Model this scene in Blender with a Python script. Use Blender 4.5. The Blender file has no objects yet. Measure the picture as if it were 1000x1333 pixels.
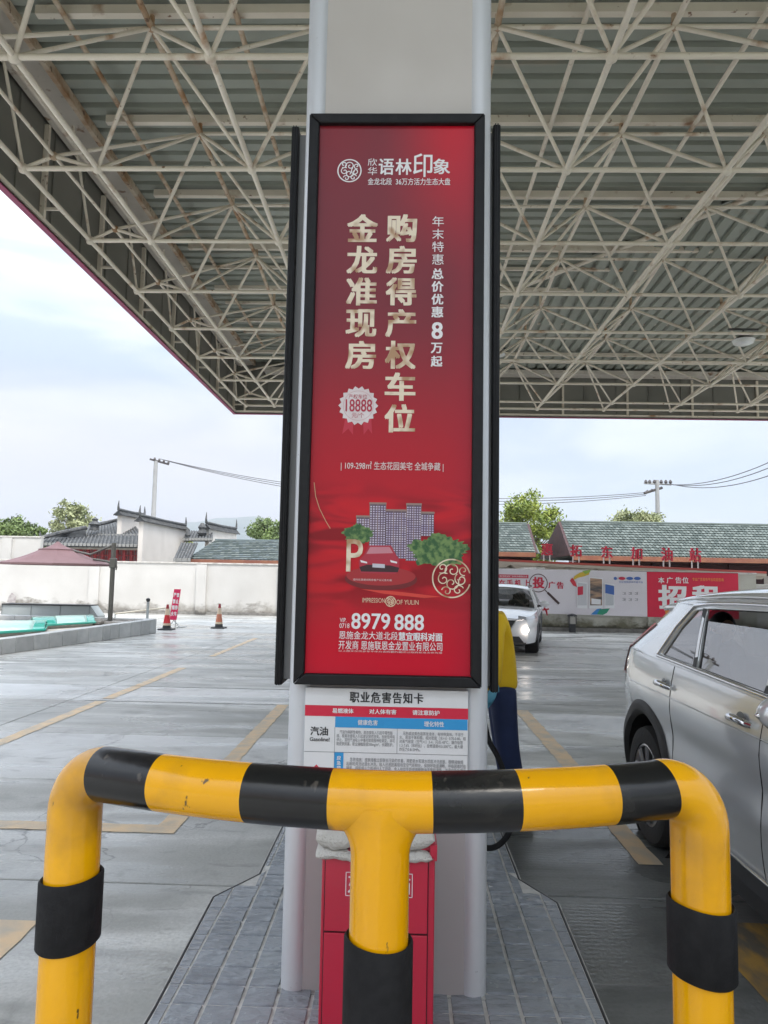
import bpy, bmesh, math, random
from mathutils import Vector, Matrix, Quaternion, noise
from mathutils.geometry import tessellate_polygon
random.seed(7)
S = bpy.context.scene
COL = S.collection
PI = math.pi
R = math.radians

# ------------------------------------------------------------------ camera, world, sun, exposure
CH = 1.6                                   # eye height
F, PT, YW, RO = 938.93, 0.0905509517, 0.0280093913, 0.0184422043
def _fw(P):
    X, Y, Z = P
    cy, sy, cp, sp, cr, sr = math.cos(YW), math.sin(YW), math.cos(PT), math.sin(PT), math.cos(RO), math.sin(RO)
    x = cy*X + sy*Y; y = -sy*X + cy*Y; d = cp*y + sp*Z; u = -sp*y + cp*Z
    return Vector((cr*x + sr*u, -sr*x + cr*u, d))
_B = Matrix([_fw(e) for e in ((1,0,0),(0,1,0),(0,0,1))]).transposed()
cd = bpy.data.cameras.new('camera'); cam = bpy.data.objects.new('camera', cd); COL.objects.link(cam)
cd.sensor_fit = 'HORIZONTAL'; cd.sensor_width = 36; cd.lens = 36*F/1000; cd.clip_start = .05; cd.clip_end = 9000
M3 = Matrix((_B[0], _B[1], -_B[2])).transposed().to_4x4(); M3.translation = (0, 0, CH)
cam.matrix_world = M3
S.camera = cam
def at(px, py, y):                          # point of the place seen at that pixel of the photograph, on the plane y
    r = _B.transposed() @ Vector(((px-500)/F, (666.5-py)/F, 1)); t = y/r.y
    return Vector((0, 0, CH)) + r*t
def gz(px, py, z=0):                        # the same on the plane z
    r = _B.transposed() @ Vector(((px-500)/F, (666.5-py)/F, 1)); t = (z-CH)/r.z
    return Vector((0, 0, CH)) + r*t

S.view_settings.view_transform = 'Standard'; S.view_settings.look = 'None'; S.view_settings.gamma = 1
S.view_settings.use_curve_mapping = False
S.view_settings.exposure = 1.5

W = bpy.data.worlds.new('World'); S.world = W; W.use_nodes = True
nt = W.node_tree; N = nt.nodes; L = nt.links; N.clear()
out = N.new('ShaderNodeOutputWorld'); sky = N.new('ShaderNodeTexSky'); sky.sky_type = 'NISHITA'; sky.sun_disc = False
SUN_EL, SUN_AZ = R(58), R(150)
sky.sun_elevation = SUN_EL; sky.sun_rotation = SUN_AZ; sky.dust_density = 2.0
b1 = N.new('ShaderNodeBackground'); b1.inputs[1].default_value = .07; L.new(sky.outputs[0], b1.inputs[0])
tc = N.new('ShaderNodeTexCoord'); sep = N.new('ShaderNodeSeparateXYZ'); L.new(tc.outputs['Generated'], sep.inputs[0])
mp = N.new('ShaderNodeMapping'); mp.inputs['Scale'].default_value = (1.3, 1.3, 6.0); L.new(tc.outputs['Generated'], mp.inputs[0])
nz = N.new('ShaderNodeTexNoise'); nz.inputs['Scale'].default_value = 2.1; nz.inputs['Detail'].default_value = 5; nz.inputs['Roughness'].default_value = .5; nz.inputs['Distortion'].default_value = .4
L.new(mp.outputs[0], nz.inputs[0])
cr_ = N.new('ShaderNodeValToRGB'); L.new(nz.outputs[0], cr_.inputs[0])
cr_.color_ramp.elements[0].position = .40; cr_.color_ramp.elements[0].color = (.46, .56, .70, 1)
cr_.color_ramp.elements[1].position = .60; cr_.color_ramp.elements[1].color = (.90, .925, .955, 1)
# warm low cloud towards the horizon on the left of the view
hz = N.new('ShaderNodeMapRange'); hz.inputs[1].default_value = .26; hz.inputs[2].default_value = .08; L.new(sep.outputs[2], hz.inputs[0])
lf = N.new('ShaderNodeMapRange'); lf.inputs[1].default_value = .12; lf.inputs[2].default_value = -.25; L.new(sep.outputs[0], lf.inputs[0])
mu = N.new('ShaderNodeMath'); mu.operation = 'MULTIPLY'; L.new(hz.outputs[0], mu.inputs[0]); L.new(lf.outputs[0], mu.inputs[1])
mx = N.new('ShaderNodeMixRGB'); L.new(mu.outputs[0], mx.inputs[0]); L.new(cr_.outputs[0], mx.inputs[1]); mx.inputs[2].default_value = (.90, .70, .63, 1)
# overcast: zenith brighter than the horizon
zn = N.new('ShaderNodeMapRange'); zn.inputs[1].default_value = .25; zn.inputs[2].default_value = .95; zn.inputs[3].default_value = .43; zn.inputs[4].default_value = 1.85
L.new(sep.outputs[2], zn.inputs[0])
b2 = N.new('ShaderNodeBackground'); L.new(mx.outputs[0], b2.inputs[0]); L.new(zn.outputs[0], b2.inputs[1])
ms = N.new('ShaderNodeMixShader'); ms.inputs[0].default_value = .93
L.new(b1.outputs[0], ms.inputs[1]); L.new(b2.outputs[0], ms.inputs[2]); L.new(ms.outputs[0], out.inputs[0])
sd = bpy.data.lights.new('sun', 'SUN'); sd.energy = 1.5; sd.angle = R(18); sd.color = (1, .93, .83)
so = bpy.data.objects.new('sun', sd); COL.objects.link(so)
so.rotation_euler = (PI/2 - SUN_EL, 0, PI - SUN_AZ)

# ------------------------------------------------------------------ materials
_m = {}
def mat(name, col=(.5,.5,.5), rough=.5, metal=0, col2=None, scale=3., stretch=(1,1,1), lo=.35, hi=.65, bump=0, bscale=30, bstretch=(1,1,1),
        coat=0, world=False, spots=None, emit=None, rough2=None, rand=0, bdist=.01, spec=None, detail=6):
    if name in _m: return _m[name]
    m = bpy.data.materials.new(name); m.use_nodes = True; n = m.node_tree.nodes; l = m.node_tree.links
    p = n['Principled BSDF']; p.inputs['Base Color'].default_value = (*col, 1); p.inputs['Roughness'].default_value = rough
    p.inputs['Metallic'].default_value = metal; p.inputs['Coat Weight'].default_value = coat
    if spec is not None: p.inputs['Specular IOR Level'].default_value = spec
    if world: src = n.new('ShaderNodeNewGeometry').outputs['Position']
    else: src = n.new('ShaderNodeTexCoord').outputs['Object']
    def nse(sc, st, dt=6):
        a = n.new('ShaderNodeMapping'); a.inputs['Scale'].default_value = st; l.new(src, a.inputs[0])
        t = n.new('ShaderNodeTexNoise'); t.inputs['Scale'].default_value = sc; t.inputs['Detail'].default_value = dt; l.new(a.outputs[0], t.inputs[0]); return t
    cur = None
    if col2 is not None:
        t = nse(scale, stretch, detail); r = n.new('ShaderNodeMapRange'); r.inputs[1].default_value = lo; r.inputs[2].default_value = hi; l.new(t.outputs[0], r.inputs[0])
        x = n.new('ShaderNodeMixRGB'); x.inputs[1].default_value = (*col, 1); x.inputs[2].default_value = (*col2, 1); l.new(r.outputs[0], x.inputs[0]); cur = x.outputs[0]
        if rough2 is not None:
            q = n.new('ShaderNodeMapRange'); q.inputs[3].default_value = rough; q.inputs[4].default_value = rough2; l.new(r.outputs[0], q.inputs[0]); l.new(q.outputs[0], p.inputs['Roughness'])
    if spots:                                # (colour, scale, lo, hi, stretch)
        for (c, sc, a, b, st) in spots:
            t = nse(sc, st, 8); r = n.new('ShaderNodeMapRange'); r.inputs[1].default_value = a; r.inputs[2].default_value = b; l.new(t.outputs[0], r.inputs[0])
            x = n.new('ShaderNodeMixRGB'); x.inputs[2].default_value = (*c, 1); l.new(r.outputs[0], x.inputs[0])
            if cur is None: x.inputs[1].default_value = (*col, 1)
            else: l.new(cur, x.inputs[1])
            cur = x.outputs[0]
    if rand:
        oi = n.new('ShaderNodeObjectInfo'); r = n.new('ShaderNodeMapRange'); r.inputs[3].default_value = 1-rand; r.inputs[4].default_value = 1+rand; l.new(oi.outputs['Random'], r.inputs[0])
        x = n.new('ShaderNodeVectorMath'); x.operation = 'SCALE'; l.new(r.outputs[0], x.inputs['Scale'])
        if cur is None: x.inputs[0].default_value = col
        else: l.new(cur, x.inputs[0])
        cur = x.outputs[0]
    if cur is not None: l.new(cur, p.inputs['Base Color'])
    if bump:
        t = nse(bscale, bstretch, 4); b = n.new('ShaderNodeBump'); b.inputs['Strength'].default_value = min(1, bump); b.inputs['Distance'].default_value = bdist
        l.new(t.outputs[0], b.inputs['Height']); l.new(b.outputs[0], p.inputs['Normal'])
    if emit: p.inputs['Emission Color'].default_value = (*emit[0], 1); p.inputs['Emission Strength'].default_value = emit[1]
    _m[name] = m; return m
def glass(name, tint=.3, rough=.02, refl=(1,1,1), ior=1.55):
    if name in _m: return _m[name]
    m = bpy.data.materials.new(name); m.use_nodes = True; n = m.node_tree.nodes; l = m.node_tree.links; n.remove(n['Principled BSDF'])
    tr = n.new('ShaderNodeBsdfTransparent'); tr.inputs[0].default_value = (tint, tint*1.03, tint*1.04, 1)
    gl = n.new('ShaderNodeBsdfGlossy'); gl.inputs['Roughness'].default_value = rough; gl.inputs[0].default_value = (*refl, 1)
    fr = n.new('ShaderNodeFresnel'); fr.inputs[0].default_value = ior; mxs = n.new('ShaderNodeMixShader')
    l.new(fr.outputs[0], mxs.inputs[0]); l.new(tr.outputs[0], mxs.inputs[1]); l.new(gl.outputs[0], mxs.inputs[2]); l.new(mxs.outputs[0], n['Material Output'].inputs[0])
    _m[name] = m; return m

# ------------------------------------------------------------------ mesh helpers
class MB:
    def __init__(s): s.v = []; s.f = []; s.mi = []; s.cur = 0
    def add(s, vs, fs):
        k = len(s.v); s.v += [tuple(v) for v in vs]; s.f += [tuple(i+k for i in f) for f in fs]; s.mi += [s.cur]*len(fs); return s
    def box(s, c, d, rz=0, rx=0, ry=0):
        m = Matrix.Rotation(rz, 3, 'Z') @ Matrix.Rotation(ry, 3, 'Y') @ Matrix.Rotation(rx, 3, 'X'); c = Vector(c)
        vs = [c + m @ Vector((x*d[0]/2, y*d[1]/2, z*d[2]/2)) for x in (-1,1) for y in (-1,1) for z in (-1,1)]
        return s.add(vs, [(0,1,3,2),(4,6,7,5),(0,4,5,1),(2,3,7,6),(0,2,6,4),(1,5,7,3)])
    def bb(s, x0, x1, y0, y1, z0, z1): return s.box(((x0+x1)/2,(y0+y1)/2,(z0+z1)/2), (x1-x0,y1-y0,z1-z0))
    def quad(s, *p): return s.add(p, [tuple(range(len(p)))])
    def tube(s, pts, r, n=12, cap=True, closed=False):
        pts = [Vector(p) for p in pts]; m = len(pts); rs = r if isinstance(r, (list, tuple)) else [r]*m
        vs = []; up = None
        for i, p in enumerate(pts):
            a = pts[i-1] if (i or closed) else p; b = pts[(i+1) % m] if (i < m-1 or closed) else p; t = (b-a).normalized()
            if up is None: up = t.orthogonal().normalized()
            up = (up - t*up.dot(t)); up = up.normalized() if up.length > 1e-6 else t.orthogonal().normalized()
            w = t.cross(up)
            vs += [p + (up*math.cos(2*PI*k/n) + w*math.sin(2*PI*k/n))*rs[i] for k in range(n)]
        fs = []
        for i in range(m if closed else m-1):
            for k in range(n): fs.append((i*n+k, i*n+(k+1)%n, ((i+1)%m)*n+(k+1)%n, ((i+1)%m)*n+k))
        if cap and not closed: fs += [tuple(range(n))[::-1], tuple((m-1)*n+k for k in range(n))]
        return s.add(vs, fs)
    def lathe(s, prof, n=20, c=(0,0,0), cap=True):
        vs = [(c[0]+r*math.cos(2*PI*k/n), c[1]+r*math.sin(2*PI*k/n), c[2]+z) for r, z in prof for k in range(n)]
        fs = [(i*n+k, i*n+(k+1)%n, (i+1)*n+(k+1)%n, (i+1)*n+k) for i in range(len(prof)-1) for k in range(n)]
        if cap: fs += [tuple(range(n))[::-1], tuple((len(prof)-1)*n+k for k in range(n))]
        return s.add(vs, fs)
    def prism(s, poly, d, o=(0,0,0), ax='y'):    # polygon in (x,z) extruded along y, or (x,y) along z, or (y,z) along x
        n = len(poly); o = Vector(o)
        f = {'y': lambda a,b,t: Vector((a,t,b)), 'z': lambda a,b,t: Vector((a,b,t)), 'x': lambda a,b,t: Vector((t,a,b))}[ax]
        vs = [o+f(a,b,0) for a,b in poly] + [o+f(a,b,d) for a,b in poly]
        return s.add(vs, [tuple(range(n)), tuple(range(2*n-1, n-1, -1))] + [(i, i+n, (i+1)%n+n, (i+1)%n) for i in range(n)])
    def grid(s, fn, nu, nv, keep=None):
        vs = [fn(i/nu, j/nv) for i in range(nu+1) for j in range(nv+1)]
        fs = [(i*(nv+1)+j, (i+1)*(nv+1)+j, (i+1)*(nv+1)+j+1, i*(nv+1)+j+1) for i in range(nu) for j in range(nv)]
        if keep: fs = [f for f in fs if keep(sum((Vector(vs[q]) for q in f), Vector())/4)]
        return s.add(vs, fs)
    def poly_holes(s, outer, holes, fn, subd=0):         # flat outline with holes, mapped by fn(a,b)
        loops = [outer]+list(holes); tri = tessellate_polygon([[Vector((a,b,0)) for a,b in lp] for lp in loops])
        pts = [p for lp in loops for p in lp]; T_ = [[pts[i] for i in t] for t in tri]
        for _ in range(subd):
            N_ = []
            for a, b, c in T_:
                m = lambda p, q: ((p[0]+q[0])/2, (p[1]+q[1])/2); ab, bc, ca = m(a,b), m(b,c), m(c,a); N_ += [(a,ab,ca),(ab,b,bc),(ca,bc,c),(ab,bc,ca)]
            T_ = N_
        idx = {}; vs = []; fs = []
        for t in T_:
            f = []
            for q in t:
                k = (round(q[0],6), round(q[1],6))
                if k not in idx: idx[k] = len(vs); vs.append(fn(*q))
                f.append(idx[k])
            fs.append(tuple(f))
        return s.add(vs, fs)
    def mirror_x(s): 
        k = len(s.v); s.v += [(-a,b,c) for a,b,c in s.v]; s.f += [tuple(i+k for i in f[::-1]) for f in s.f]; s.mi += s.mi; return s
    def mesh(s, name, mats, smooth=False, merge=False, recalc=True, tri=False):
        me = bpy.data.meshes.new(name); me.from_pydata(s.v, [], s.f)
        for m in (mats if isinstance(mats, (list, tuple)) else [mats]): me.materials.append(m)
        if any(s.mi): me.polygons.foreach_set('material_index', s.mi)
        if merge or recalc:
            b = bmesh.new(); b.from_mesh(me)
            if merge: bmesh.ops.remove_doubles(b, verts=b.verts, dist=1e-4)
            if recalc: bmesh.ops.recalc_face_normals(b, faces=b.faces)
            b.to_mesh(me); b.free()
        if smooth:
            me.polygons.foreach_set('use_smooth', [True]*len(me.polygons)); me.set_sharp_from_angle(angle=R(40 if smooth is True else smooth))
        return me
ORG = {}
def link(o, parent=None, loc=(0,0,0)):           # mesh coordinates are world coordinates; loc is the world place of the origin
    COL.objects.link(o); loc = Vector(loc)
    if parent is not None: o.parent = parent; o.location = loc - ORG[parent]
    else: o.location = loc
    ORG[o] = loc; return o
def obj(name, mb, mats, parent=None, smooth=False, loc=(0,0,0), merge=False, bevel=0, sub=0, kind=None, recalc=True, segs=2):
    me = mb.mesh(name, mats, smooth, merge, recalc) if isinstance(mb, MB) else mb
    o = bpy.data.objects.new(name, me); link(o, parent, loc)
    if bevel:
        b = o.modifiers.new('b', 'BEVEL'); b.width = bevel; b.segments = segs; b.limit_method = 'ANGLE'; b.angle_limit = R(35); b.harden_normals = False
        me.polygons.foreach_set('use_smooth', [True]*len(me.polygons)); me.set_sharp_from_angle(angle=R(50))
    if sub: q = o.modifiers.new('s', 'SUBSURF'); q.levels = sub; q.render_levels = sub
    if kind: o['kind'] = kind
    return o
def tag(o, label, cat, group=None):
    o['label'] = label; o['category'] = cat
    if group: o['group'] = group
    return o
def thing(name, label, cat, loc=(0,0,0), group=None):
    o = bpy.data.objects.new(name, None); o.empty_display_size = .1; link(o, None, loc); return tag(o, label, cat, group)
def copy_tree(o, parent=None):
    c = o.copy(); COL.objects.link(c)
    if parent is not None: c.parent = parent
    for ch in list(o.children): copy_tree(ch, c)
    return c
_tx = {}
def text_mesh(body, bold=0, spacing=1.0, line=1.0):
    k = (body, bold, spacing, line)
    if k in _tx: return _tx[k]
    c = bpy.data.curves.new('text', 'FONT'); c.body = body; c.offset = bold; c.space_character = spacing; c.space_line = line; c.resolution_u = 3
    o = bpy.data.objects.new('text', c); COL.objects.link(o); bpy.context.view_layer.update()
    me = bpy.data.meshes.new_from_object(o.evaluated_get(bpy.context.evaluated_depsgraph_get()))
    V = [tuple(v.co) for v in me.vertices]; Fc = [tuple(p.vertices) for p in me.polygons]
    bpy.data.objects.remove(o); bpy.data.curves.remove(c); bpy.data.meshes.remove(me)
    x0 = min(v[0] for v in V); x1 = max(v[0] for v in V); y0 = min(v[1] for v in V); y1 = max(v[1] for v in V)
    _tx[k] = ([((v[0]-x0)/(x1-x0), (v[1]-y0)/(y1-y0)) for v in V], Fc); return _tx[k]
def lettering(body, box, y, m, parent, bold=0, px=True, thick=0, name='lettering', spacing=1.0, line=1.0, mb=None):
    # heavier weights are laid up from slightly shifted layers of the regular glyphs
    V, Fc = text_mesh(body, 0, spacing, line)
    if px:
        c = at((box[0]+box[2])/2, (box[1]+box[3])/2, y); k = (at(box[0]+10, box[1], y)-at(box[0], box[1], y)).length/10
        w = (box[2]-box[0])*k; h = (box[3]-box[1])*k; x0 = c.x-w/2; z0 = c.z-h/2
    else: x0, z0, w, h = box[0], box[1], box[2]-box[0], box[3]-box[1]
    b = mb or MB(); nl = body.count('\n')+1; em = h/nl; sh = [(0, 0)]
    if bold > 0: d = bold*em; sh = [(-d,-d*.6),(d,-d*.6),(-d,d*.6),(d,d*.6),(0,0)]; x0 += d; z0 += d*.6; w -= 2*d; h -= 1.2*d
    for i, (sx, sz) in enumerate(sh):
        yy = y-i*.00012; b.add([(x0+a*w+sx, yy, z0+q*h+sz) for a, q in V], Fc)
        if thick:
            n = len(V); k = len(b.v)-n; b.add([(x0+a*w+sx, yy+thick, z0+q*h+sz) for a, q in V], Fc); e = {}
            for f in Fc:
                for j in range(len(f)): t = tuple(sorted((f[j], f[(j+1)%len(f)]))); e[t] = e.get(t, 0)+1
            for (p, q), c_ in e.items():
                if c_ == 1: b.f.append((k+p, k+q, k+n+q, k+n+p)); b.mi.append(b.cur)
    if mb: return b
    return obj(name, b, m, parent, recalc=False)
def pr(box, y):                                   # pixel rectangle -> world rectangle on plane y
    c = at((box[0]+box[2])/2, (box[1]+box[3])/2, y); k = (at(box[0]+10, box[1], y)-at(box[0], box[1], y)).length/10
    w = (box[2]-box[0])*k; h = (box[3]-box[1])*k; return c.x-w/2, c.x+w/2, c.z-h/2, c.z+h/2
_unit = {}
def unit_cyl(m, n=10):
    k = (m.name, n)
    if k not in _unit: _unit[k] = MB().tube([(0,0,0),(0,0,1)], 1, n).mesh('strut', m, smooth=True)
    return _unit[k]
def strut(name, a, b, r, m, parent, n=10, label=None):
    a = Vector(a); b = Vector(b); d = b-a; o = bpy.data.objects.new(name, unit_cyl(m, n)); link(o, parent, a)
    o.rotation_mode = 'QUATERNION'; o.rotation_quaternion = Vector((0,0,1)).rotation_difference(d); o.scale = (r, r, d.length); return o
# ================================================================== THE GROUND
def concrete(name, c1, c2, rand=.06, wet=(.2,.6)):
    m = bpy.data.materials.new(name); m.use_nodes = True; n = m.node_tree.nodes; l = m.node_tree.links; p = n['Principled BSDF']
    g = n.new('ShaderNodeNewGeometry').outputs['Position']
    def nse(sc, st, dt=7, dist=0):
        a = n.new('ShaderNodeMapping'); a.inputs['Scale'].default_value = st; l.new(g, a.inputs[0]); t = n.new('ShaderNodeTexNoise')
        t.inputs['Scale'].default_value = sc; t.inputs['Detail'].default_value = dt; t.inputs['Distortion'].default_value = dist; l.new(a.outputs[0], t.inputs[0]); return t.outputs[0]
    def mr(s, a, b, c=0, d=1):
        r = n.new('ShaderNodeMapRange'); r.inputs[1].default_value = a; r.inputs[2].default_value = b; r.inputs[3].default_value = c; r.inputs[4].default_value = d; l.new(s, r.inputs[0]); return r.outputs[0]
    def mix(f, a, b):
        x = n.new('ShaderNodeMixRGB'); l.new(f, x.inputs[0])
        for k, q in ((1, a), (2, b)):
            if isinstance(q, tuple): x.inputs[k].default_value = (*q, 1)
            else: l.new(q, x.inputs[k])
        return x.outputs[0]
    c = mix(mr(nse(.55, (1,1,1), 6, .6), .35, .65), c1, c2)
    streak = nse(1.3, (.35,1.6,1), 8, .8)                         # lighter bands stretched across the lane
    c = mix(mr(streak, .48, .66, 0, .7), c, tuple(min(.7, v*1.45) for v in c2))
    c = mix(mr(nse(2.2, (1,.8,1), 9, 1.2), .56, .70, 0, .5), c, tuple(v*.55 for v in c1))   # dark stains
    c = mix(mr(nse(60, (1,1,1), 3), .4, .7, 0, .35), c, tuple(v*.8 for v in c1))
    c = mix(mr(nse(7, (.5,1.3,1), 8, .5), .60, .70, 0, .5), c, tuple(v*.5 for v in c1))      # damp blotches
    c = mix(mr(nse(5.5, (1,1,1), 2), .74, .78, 0, .75), c, tuple(v*.28 for v in c1))       # oil drips
    dn = n.new('ShaderNodeTexNoise'); dn.inputs['Scale'].default_value = 1.3; dn.inputs['Detail'].default_value = 6; l.new(g, dn.inputs[0])
    vd = n.new('ShaderNodeVectorMath'); vd.operation = 'MULTIPLY_ADD'; l.new(dn.outputs[1], vd.inputs[0]); vd.inputs[1].default_value = (1.3,1.3,0); l.new(g, vd.inputs[2])
    vo = n.new('ShaderNodeTexVoronoi'); vo.feature = 'DISTANCE_TO_EDGE'; vo.inputs['Scale'].default_value = .30; l.new(vd.outputs[0], vo.inputs[0])
    ck = n.new('ShaderNodeMath'); ck.operation = 'MULTIPLY'; l.new(mr(vo.outputs[0], .003, .001, 0, .6), ck.inputs[0]); l.new(mr(nse(.6, (1,1,1), 3), .46, .56), ck.inputs[1])
    c = mix(ck.outputs[0], c, tuple(v*.25 for v in c1))                                      # hairline cracks
    oi = n.new('ShaderNodeObjectInfo'); vm = n.new('ShaderNodeVectorMath'); vm.operation = 'SCALE'; l.new(c, vm.inputs[0]); l.new(mr(oi.outputs['Random'], 0, 1, 1-rand, 1+rand), vm.inputs['Scale'])
    l.new(vm.outputs[0], p.inputs['Base Color'])
    l.new(mr(nse(.9, (.4,1.5,1), 6, .8), .42, .58, wet[1], wet[0]), p.inputs['Roughness'])
    wv = n.new('ShaderNodeTexWave'); wv.bands_direction = 'Y'; wv.inputs['Scale'].default_value = 9; wv.inputs['Distortion'].default_value = 1.5; wv.inputs['Detail'].default_value = 2; l.new(g, wv.inputs[0])
    b = n.new('ShaderNodeBump'); b.inputs['Strength'].default_value = .10; b.inputs['Distance'].default_value = .003; l.new(wv.outputs[0], b.inputs['Height'])
    b2 = n.new('ShaderNodeBump'); b2.inputs['Strength'].default_value = .35; b2.inputs['Distance'].default_value = .006; l.new(nse(45, (1,1,1), 6), b2.inputs['Height']); l.new(b.outputs[0], b2.inputs['Normal'])
    l.new(b2.outputs[0], p.inputs['Normal']); return m
M_conc = concrete('worn concrete', (.33,.33,.31), (.47,.465,.445))
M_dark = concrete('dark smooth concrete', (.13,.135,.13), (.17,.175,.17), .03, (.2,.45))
M_lite = concrete('pale concrete', (.52,.52,.51), (.60,.60,.59))
M_joint = mat('joint filler', (.09,.09,.085), .9)
ground = obj('ground', MB().bb(-900, 900, -300, 3200, -.5, -.03), mat('far ground', (.16,.17,.12), .95, col2=(.10,.13,.07), scale=.02), kind='structure')
fore = obj('forecourt', MB().bb(-40, 42, -8, 60, -.029, -.012), M_joint, kind='structure')
xs = [-40, -26, -19.5, -14.2, -9.4, -4.15, -.68, 0, .60, 4.6, 9.2, 14.5, 21, 30, 42]
ys = [-8, -3, .6, 3.86, 5.68, 7.27, 9.12, 10.32, 13.2, 16.6, 20.4, 24.4, 29, 36, 46, 60]
for i in range(len(xs)-1):
    for j in range(len(ys)-1):
        x0, x1, y0, y1 = xs[i], xs[i+1], ys[j], ys[j+1]; g = .006
        if x0 == .60:
            if y0 == 3.86: y1 = 4.9
            elif y0 == 5.68: y0 = 4.9
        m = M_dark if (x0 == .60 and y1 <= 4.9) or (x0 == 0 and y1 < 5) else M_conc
        if x0 == -4.15 and j in (4, 6): m = M_lite
        if x0 == -9.4 and j in (6,): m = M_lite
        obj('concrete_slab', MB().bb(x0+g, x1-g, y0+g, y1-g, -.03, 0), m, fore, bevel=.004)
# second sealing compound lines and cracks
M_white = mat('worn white line', (.62,.62,.6), .6, col2=(.36,.36,.35), scale=9, lo=.4, hi=.7, world=True)
M_yel = mat('faded yellow road paint', (.74,.54,.33), .6, col2=(.50,.44,.36), scale=7, lo=.38, hi=.72, world=True, bump=.2)
M_yel2 = mat('worn orange road paint', (.45,.27,.07), .6, col2=(.15,.13,.10), scale=9, lo=.42, hi=.6, world=True, stretch=(1,.4,1))
def road_mark(x0, x1, y0, y1, m, skew=0, z=.004):
    # a jagged-edged sheet of paint
    n = max(3, int(max(x1-x0, y1-y0)/.08)); vs = []; 
    horiz = (x1-x0) > (y1-y0)
    for i in range(n+1):
        t = i/n; j1 = random.uniform(-.006,.006); j2 = random.uniform(-.006,.006)
        if horiz: x = x0+(x1-x0)*t; vs += [(x, y0+j1, z), (x, y1+j2, z)]
        else: y = y0+(y1-y0)*t; s = skew*t; vs += [(x0+s+j1, y, z), (x1+s+j2, y, z)]
    o = obj('painted_line', MB().add(vs, [(2*i, 2*i+2, 2*i+3, 2*i+1) for i in range(n)]), m, fore, recalc=False)
    return o
road_mark(-3.80, -3.66, 6.3, 9.05, M_yel); road_mark(-3.80, -3.66, 9.25, 12.4, M_yel); road_mark(-3.78,-3.66, 14.2, 18.5, M_yel)
road_mark(-1.53, -1.39, 4.72, 9.1, M_yel); road_mark(-3.9, -1.39, 4.58, 4.72, M_yel); road_mark(-1.88, -1.64, 2.9, 3.42, M_yel); road_mark(-2.9, -1.88, 3.3, 3.42, M_yel)
road_mark(1.40, 1.56, 5.05, 9.1, M_yel); road_mark(1.36, 1.5, 4.3, 5.0, M_yel); road_mark(1.42, 1.72, 2.85, 3.62, M_yel2); road_mark(1.72, 3.2, 3.5, 3.62, M_yel2)
road_mark(-4.0, 1.2, 9.10, 9.14, M_white); road_mark(-4.0, -.5, 10.30, 10.34, M_white); road_mark(1.0, 4.4, 9.6, 9.66, M_white); road_mark(1.6, 6, 12.0, 12.05, M_white)
ov = M_lite
# sloping pale apron beside the island, left
obj('concrete_apron', MB().prism([(-1.30,1.6),(-.8,1.6),(-.8,3.5),(-.9,3.82),(-1.02,3.80)], .006, (0,0,-.002), 'z'), M_conc, fore)

# ================================================================== THE ISLAND (tiled plinth)
IZ = .12
L_ = [(-.60,1.05),(-.79,1.35),(-.84,1.9),(-.835,2.6),(-.86,3.45),(-.70,3.72),(-.70,9.6)]
R_ = [(.60,9.6),(.61,3.75),(.745,3.50),(.72,2.6),(.70,1.9),(.66,1.35),(.47,1.05)]
isl = L_+R_
M_kerb = mat('kerb trim', (.16,.17,.18), .4, col2=(.3,.31,.32), scale=12, world=True)
island = obj('pump_island', MB().prism(isl, IZ-.0025, (0,0,.001), 'z'), mat('grout', (.62,.61,.59), .85, col2=(.46,.45,.43), scale=20, bump=.3, bscale=90), kind='structure')
cx = -.055
def inset(p, d):
    x, y = p; return (x+(d if x < cx else -d), y+(d*.6 if y < 2 else 0))
rim = [(*inset(p, .009), IZ) for p in isl]
obj('metal_edge_trim', MB().tube([(p[0], p[1], p[2]-.004) for p in rim], .006, 8, closed=True), mat('dark edge metal', (.05,.05,.055), .35, .5), island, smooth=True)
obj('side_face', MB().prism([inset(p, -.004) for p in isl], IZ-.035, (0,0,.001), 'z'), M_kerb, island)
def inside(x, y):
    c = False; P = [inset(p, .02) for p in isl]; n = len(P)
    for i in range(n):
        (xa, ya), (xb, yb) = P[i], P[(i+1) % n]
        if (ya > y) != (yb > y) and x < (xb-xa)*(y-ya)/(yb-ya)+xa: c = not c
    return c
M_tile = mat('grey relief tile', (.25,.27,.30), .10, col2=(.30,.325,.355), scale=5, world=True, bump=1, bscale=14, bstretch=(.8,2.2,1), bdist=.02, rand=.07, rough2=.3)
tp = .121
def tile_mesh(x0, x1, y0, y1, seed):
    b = MB(); n = 12; rr = random.Random(seed)
    def fn(u, v):
        e = min(u, 1-u, v, 1-v)
        z = 0 if e < .001 else .004+.0030*noise.noise(Vector((u*4.1+seed, v*9.3, seed*2.7)))+.0018*noise.noise(Vector((u*9.1+seed, v*17, seed)))
        q_ = lambda w: w if w in (0,1) else (.035 if w < .12 else .965 if w > .88 else .035+(w-1/n)/(1-2/n)*.93)
        u, v = q_(u), q_(v)
        return (x0+(x1-x0)*u, y0+(y1-y0)*v, IZ-.0085+z+(.010 if e >= .001 else 0))
    return b.grid(fn, n, n)
tile_meshes = [tile_mesh(-tp/2+.0042, tp/2-.0042, -tp/2+.0042, tp/2-.0042, s).mesh('tile', M_tile, smooth=60) for s in range(9)]
rest = MB(); cnt = 0; cand = []
nx = 14
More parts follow.
